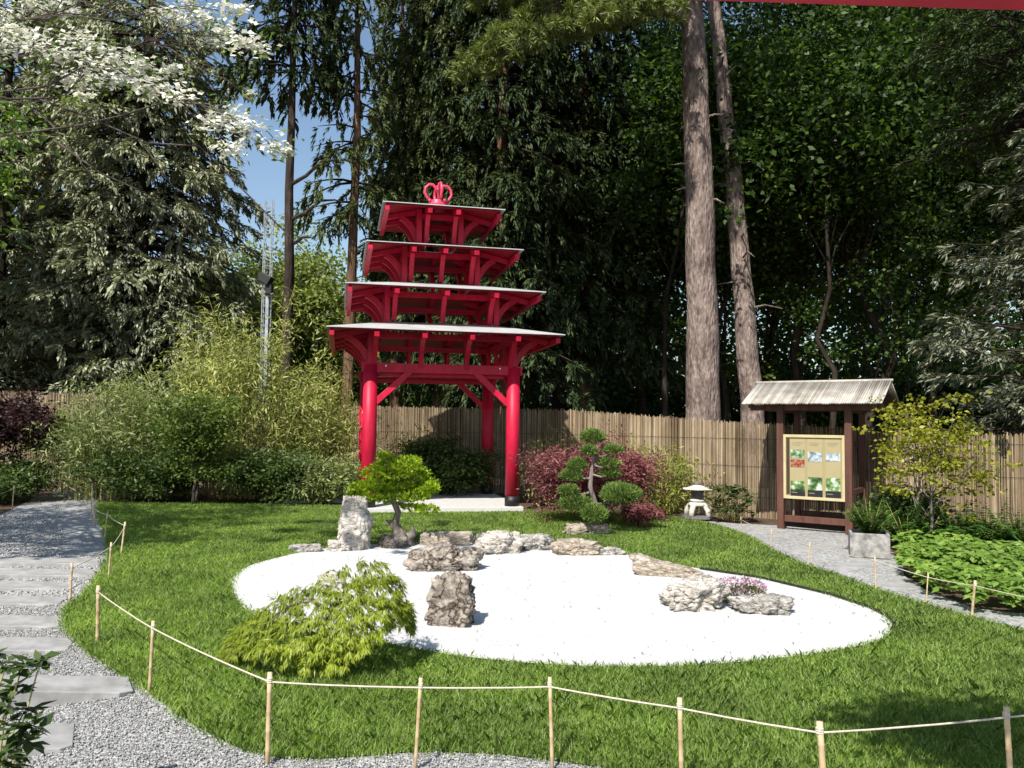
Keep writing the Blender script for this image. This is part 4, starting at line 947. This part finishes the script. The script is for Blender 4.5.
# pink cushion ----------------------------------------------------------------
pc = at(748, 606); rg = np.random.default_rng(45)
cu = thing('pink_flower_cushion', 'low cushion plant with pink flowers nestled between two grey boulders', 'flowers', pc)
P, d = ellipsoid_pts(rg, 1600, (0, .1, .04), (.2, .16, .13), .7); P[:, 2] = np.abs(P[:, 2])
quads('foliage', rhomb(P, d + rnd(rg, 1600) * .5, rnd(rg, 1600), .035, .011), M['moss'], cu)
P, d = ellipsoid_pts(rg, 520, (-.02, .2, .13), (.25, .14, .08), .85); P[:, 2] = np.maximum(P[:, 2], .1)
quads('blossom', rhomb(P, rnd(rg, 520) + np.array([0, 0, .3]), np.array([0, 0, 1]) + rnd(rg, 520) * .5, .03, .026), M['pinkflower'], cu)

# trough and ferns ------------------------------------------------------------
tp = at(876, 558)
tr_ = thing('stone_trough', 'square grey granite trough planter beside the notice board', 'planter', tp + Vector((0, .2, 0)), R(-20))
m = MB(); w, h, t = .23, .3, .035
m.box((0, -w + t / 2, h / 2), (2 * w, t, h)); m.box((0, w - t / 2, h / 2), (2 * w, t, h)); m.box((-w + t / 2, 0, h / 2), (t, 2 * w - 2 * t - .002, h)); m.box((w - t / 2, 0, h / 2), (t, 2 * w - 2 * t - .002, h))
m.build('trough_wall', M['trough'], tr_, bevel=.008)
m = MB(); m.box((0, 0, h * .42), (2 * w - 2 * t - .004, 2 * w - 2 * t - .004, h * .82)); m.build('soil', M['soil'], tr_)
fern('fern', 'upright green fern growing in the granite trough', tp + Vector((.03, .22, .25)), 60, .5, 71, M['fern'], None, .25)
for i, (px, d, lab) in enumerate([(985, 10.8, 'fern in deep shade at the foot of the fence behind the ground cover'), (1020, 10.3, 'fern at the picture edge beneath the silvery spruce'), (952, 11.0, 'fern half hidden by the golden young tree'), (905, 10.9, 'fern in the shade between trough and golden tree')]):
    fern('fern', lab, (X(px, d), d, 0), 40, .8, 72 + i, M['fern'], 'ferns along the fence', .5)
# ground cover
gp = [at(*p) for p in [(898, 556), (902, 578), (926, 596), (977, 614), (1024, 619), (1200, 650), (1200, 560), (1024, 545), (960, 540), (920, 543)]]
rg = np.random.default_rng(46); xs = [p.x for p in gp]; ys = [p.y for p in gp]
A = rg.uniform([min(xs), min(ys)], [max(xs), max(ys)], size=(3600, 2)); A = A[inside(A, gp)]
out = []
for a in A:
    hgt = .24 + .1 * noise.noise((a[0] * 2, a[1] * 2, 0)); z = hgt * rg.uniform(.45, 1.1); kk = 7; b_ = rg.uniform(0, 6.28); an = b_ + np.arange(kk) * .9
    D = np.c_[np.cos(an), np.sin(an), rg.normal(-.15, .25, kk)]; N = np.array([0, -.25, 1]) + rg.normal(0, .25, (kk, 3))
    out.append(rhomb(np.repeat(np.array([[a[0], a[1], z]]), kk, 0), D, N, .1 * rg.uniform(.7, 1.2, kk), .05, .1))
stuff(quads('ground_cover', np.concatenate(out), M['cover']))

# ---------------------------------------------------------------- dogwood with white blossom
rg = np.random.default_rng(47); DW = Vector((-6.6, 7.4, 0))
dw = thing('dogwood_tree', 'dogwood branches with clusters of white blossom hanging in from above', 'tree', DW)
cl = [(520, 50, 40), (600, 45, 40), (700, 30, 36), (740, 130, 50), (785, 150, 22), (240, 115, 40), (350, 180, 45), (270, 190, 34), (340, 240, 50), (400, 220, 40), (450, 265, 40), (540, 285, 45), (20, 140, 44), (115, 135, 56), (190, 165, 30),
      (220, 250, 55), (90, 15, 45), (650, 370, 45), (745, 400, 52), (700, 345, 40), (690, 445, 36), (840, 450, 36), (870, 462, 14), (180, 20, 40), (50, 100, 30), (520, 215, 30), (680, 100, 30), (640, 130, 26), (755, 285, 12), (430, 200, 25), (570, 20, 30), (300, 150, 20), (620, 60, 22), (250, 290, 20), (10, 60, 40), (-80, 120, 60), (-60, 30, 60), (-150, 60, 60), (-200, 200, 60), (-120, 250, 50)]
cp_ = []
for i, (a, b, r) in enumerate(cl):
    d = 7.2 + .9 * math.sin(i * 1.7) ; cp_.append((atd(a / 3.012, b / 3.012, d) - DW, r / 3.012 * d / F))
m = MB()
fork = Vector((.3, 0, 3.4)); m.tube([(0, 0, 0), (.1, .05, 1.6), (.2, 0, 2.6), fork], [.13, .11, .1, .09], 9, jit=.08)
def limb(mid, targets, r=.016):
    mp = atd(mid[0] / 3.012, mid[1] / 3.012, 7.3) - DW
    branchy(m, fork, mp, r, r * .5, rg, 6, .03, 6, .08)
    for t_ in targets: branchy(m, mp, cp_[t_][0] + Vector((0, 0, -.03)), r * .45, .004, rg, 5, .04, 4, .06)
limb((60, 60), [0, 1, 2, 16, 23, 30, 34, 35, 36, 37])
limb((120, 150), [5, 12, 13, 14, 24, 31, 6, 38, 39])
limb((250, 200), [6, 7, 8, 9, 10, 11, 25, 29, 15, 33])
limb((430, 130), [3, 4, 26, 27, 32, 28], .014)
limb((520, 300), [17, 18, 19, 20, 21, 22], .014)
# bare arching twigs
for chain in ([(0, 290), (90, 320), (150, 370), (230, 470), (330, 600), (420, 740)], [(430, 430), (600, 440), (720, 560), (840, 680), (920, 760)], [(120, 300), (260, 350), (420, 420), (520, 560), (640, 640)], [(160, 420), (300, 520), (480, 600), (620, 740)]):
    m.tube([atd(x / 3.012, y / 3.012, 7.4) - DW for x, y in chain], [.010 - .0014 * i for i in range(len(chain))], 4)
m.build('trunk', M['bark_dog'], dw, True)
out, lv = [], []
for p, r in cp_:
    n = int(62 * (r / .12) ** 1.6) + 14
    for _ in range(n):
        c = np.array(p) + rg.normal(0, .6, 3) * r * np.array([1.1, 1.1, .55]); nv = np.array([0, -.35, 1.0]) + rg.normal(0, .45, 3); nv /= np.linalg.norm(nv)
        u = np.cross(nv, rg.normal(size=3)); u /= np.linalg.norm(u); v = np.cross(nv, u)
        for s_ in ((u), (v), (-u), (-v)): out.append(rhomb(c[None], (s_ + nv * .25)[None], nv[None], .03 * rg.uniform(.8, 1.2), .027, .1))
    k_ = 14; P = np.array(p) + rg.normal(0, .9, (k_, 3)) * r; lv.append(rhomb(P, rnd(rg, k_), np.array([0, 0, 1]) + rnd(rg, k_) * .6, .06, .03))
quads('blossom', np.concatenate(out), M['bract'], dw); quads('leaves', np.concatenate(lv), M['brightshrub'], dw)
# leafy upper dogwood boughs outside the frame that shade the far path
cen = [(rg.uniform(-4.6, .2), rg.uniform(-2.4, 3.0), rg.uniform(3.8, 6.6)) for _ in range(170)]
m = MB()
for c in cen[::3]: branchy(m, fork, c, .03, .008, rg, 5, .04, 4, .05)
m.build('bough', M['bark_dog'], dw, True)
quads('foliage', clump_leaves(rg, cen, [.4] * 170, 85, .11, .07), M['brightshrub'], dw)

# ---------------------------------------------------------------- stakes and ropes
SG = 'bamboo stakes carrying the low rope'
def stake(p, h, r, label):
    r *= .82; m = MB(); n = 5; rr = random.Random(p.x * 31 + p.y)
    lx_, ly_ = rr.uniform(-.03, .03), rr.uniform(-.03, .03)
    prof = []
    for i in range(n + 1):
        z = -.03 + (h + .03) * i / n; prof += [(z - .006, r * .96), (z, r * 1.12), (z + .006, r * .97)] if 0 < i < n else [(z, r)]
    m.tube([(lx_ * z / h, ly_ * z / h, z) for z, _ in prof], [q for _, q in prof], 10)
    o = m.build('bamboo_stake', M['stake'], None, True); o.location = p; tag(o, label, 'stake', SG)
    m = MB()
    for q in range(3): m.lathe([(r * 1.02, 0), (r * 1.3, .004), (r * 1.3, .006), (r * 1.02, .01)], 8, (lx_, ly_, h - .05 + q * .009))
    m.build('binding', M['rope'], o)
    return Vector((p.x + lx_, p.y + ly_, h - .045))
def rope(name_label, pts, sag=.02, r=.0042):
    m = MB(); pp = []
    for a, b in zip(pts, pts[1:]):
        for i in range(8):
            t = i / 8; q = a.lerp(b, t); q.z -= sag * (b - a).length * 4 * t * (1 - t) * (.5 + random.random() * .1); pp.append(q)
    pp.append(pts[-1]); m.tube(pp, r, 6); return tag(m.build('rope', M['rope'], None, True), name_label, 'rope')
main = []
def sp_d(px, py, d): v = atd(px, py, d); v.z = 0; return v
for (px, py, d, r, lab) in [(97.5, 640, 5.8, .016, 'stout bamboo stake at the lawn tip, where the front rope starts'), (149.5, 688, 4.8, .012, 'thin bamboo stake second along the front rope from the lawn tip'), (267.5, 757, 3.84, .014, 'bamboo stake at the rope corner below the lime maple'),
                            (415.5, 748, 3.8, .011, 'slim dark stake below the squat standing stone'), (552.5, 747, 3.82, .011, 'slim pale stake at the bend of the gravel strip'), (682, 768, 3.57, .013, 'bamboo stake with a bleached lower half on the open lawn'), (827, 790, 3.28, .016, 'stoutest bamboo stake at the lowest point of the front rope'), (1012, 790, 3.5, .015, 'dark bamboo stake by the shadow at the lawn corner'), (1230, 760, 3.9, .015, 'bamboo stake past the lawn corner')]:
    main.append(stake(sp_d(px, py, d), .42, r, lab))
rope('pale rope strung along the front of the lawn from stake to stake', main, .012)
lf = []
for (px, py, h, r, lab) in [(70, 602, .34, .012, 'thin stake standing alone in the gravel by the lawn tip'), (108.5, 579, .37, .012, 'grey stake at the inner kink of the side rope'), (121, 555, .39, .014, 'pale stake at the outer kink of the side rope'), (104.5, 540, .38, .011, 'leaning thin stake beyond the rope kink'), (94.5, 525, .3, .014, 'paired stout stake at the far end of the side rope'), (91, 512, .5, .013, 'farthest stake of the side rope by the path end')]:
    lf.append(stake(at(px, py), h, r, lab))
rope('thin rope zigzagging along the edge between gravel path and lawn', lf, .02)
ff = []
for (px, py, h, lab) in [(-22, 524, .42, 'stake at the shaded edge of the path outside the frame'), (12, 510, .42, 'pale stake in front of the purple maple'), (37, 496, .42, 'pale stake at the far shaded end of the path')]:
    ff.append(stake(at(px, py), h, .013, lab))
ff.append(at(75, 488) + Vector((0, 0, .42)))
rope('short rope under the purple maple at the shaded path end', ff, .02)
rt = []
for (px, py, h, r, lab) in [(742, 533, .25, .006, 'thin wire stake in the grass near the lantern'), (770, 548, .25, .006, 'thin wire stake by the notice board path'), (808, 566, .28, .009, 'short stake at the lawn edge facing the notice board'), (876, 592, .35, .009, 'short pale stake facing the granite trough'), (926, 606, .3, .007, 'thin stake in front of the leafy ground cover'), (971.5, 619, .33, .013, 'bamboo stake beside the side path and ground cover'), (1090, 655, .36, .012, 'bamboo stake beyond the picture edge on the side path')]:
    rt.append(stake(at(px, py), h, r, lab))
rope('thin cord along the lawn edge beside the notice board path', rt, .015, .004)

# ---------------------------------------------------------------- mast
mp = Vector((X(264, 24), 24, 0))
mt = thing('lattice_mast', 'slim pale lattice mast with a dark lamp box between bamboo and bare trunk', 'mast', mp)
m = MB()
for x in (-.11, .11):
    for y in (-.09, .09): m.tube([(x, y, 0), (x, y, 8.3)], .016, 6)
for i in range(27):
    z = .3 + i * .3
    for y in (-.09, .09): m.tube([(-.11, y, z), (.11, y, z)], .009, 4)
    for x in (-.11, .11): m.tube([(x, -.09, z), (x, .09, z + .3)], .008, 4)
m.build('lattice', M['steel'], mt)
m = MB(); m.box((.08, -.16, 4.0), (.1, .1, 2.7)); m.build('cover_plate', M['whitepaint'], mt, bevel=.01)
m = MB(); m.box((.05, -.3, 5.85), (.36, .34, .3), Matrix.Rotation(.5, 3, 'Y')); m.box((.16, -.28, 5.56), (.2, .22, .34)); m.build('lamp_box', M['black'], mt, bevel=.03)

# ---------------------------------------------------------------- red lintel overhead and shading shrub
ga, gb = atd(1024, 12, .9), atd(626, -.5, .9); gs = (ga.z - gb.z) / (ga.x - gb.x)
gt = thing('red_gate', 'red painted timber lintel crossing the upper edge of the view', 'gate', (0, .9, 0))
gz = lambda x: gb.z + gs * (x - gb.x)
m = MB(); m.bar((-1.7, -.06, gz(-1.7) + .05), (1.9, -.06, gz(1.9) + .05), .12, .1); lt = m.build('lintel', M['red'], gt, bevel=.004)
for x in (-1.55, 1.75):
    m = MB(); m.box((x, -.06, gz(x) / 2), (.11, .11, gz(x) - .002)); m.build('post', M['red'], gt, bevel=.006)
leafy('leafy_tree', 'small leafy tree outside the view whose shade falls on the lawn corner', 'tree', 1.9, 1.35, 3.6, .55, .35, 3.3, 140, M['brightshrub'], M['bark_grey'], .05, 10, 4, 40, .09, .055, .25, clear=.7, lean=(-.75, .1))

# label every person-countable thing done; hook up remaining parents
print('objects', len(bpy.data.objects), 'faces', sum(len(o.data.polygons) for o in bpy.data.objects if o.type == 'MESH'))
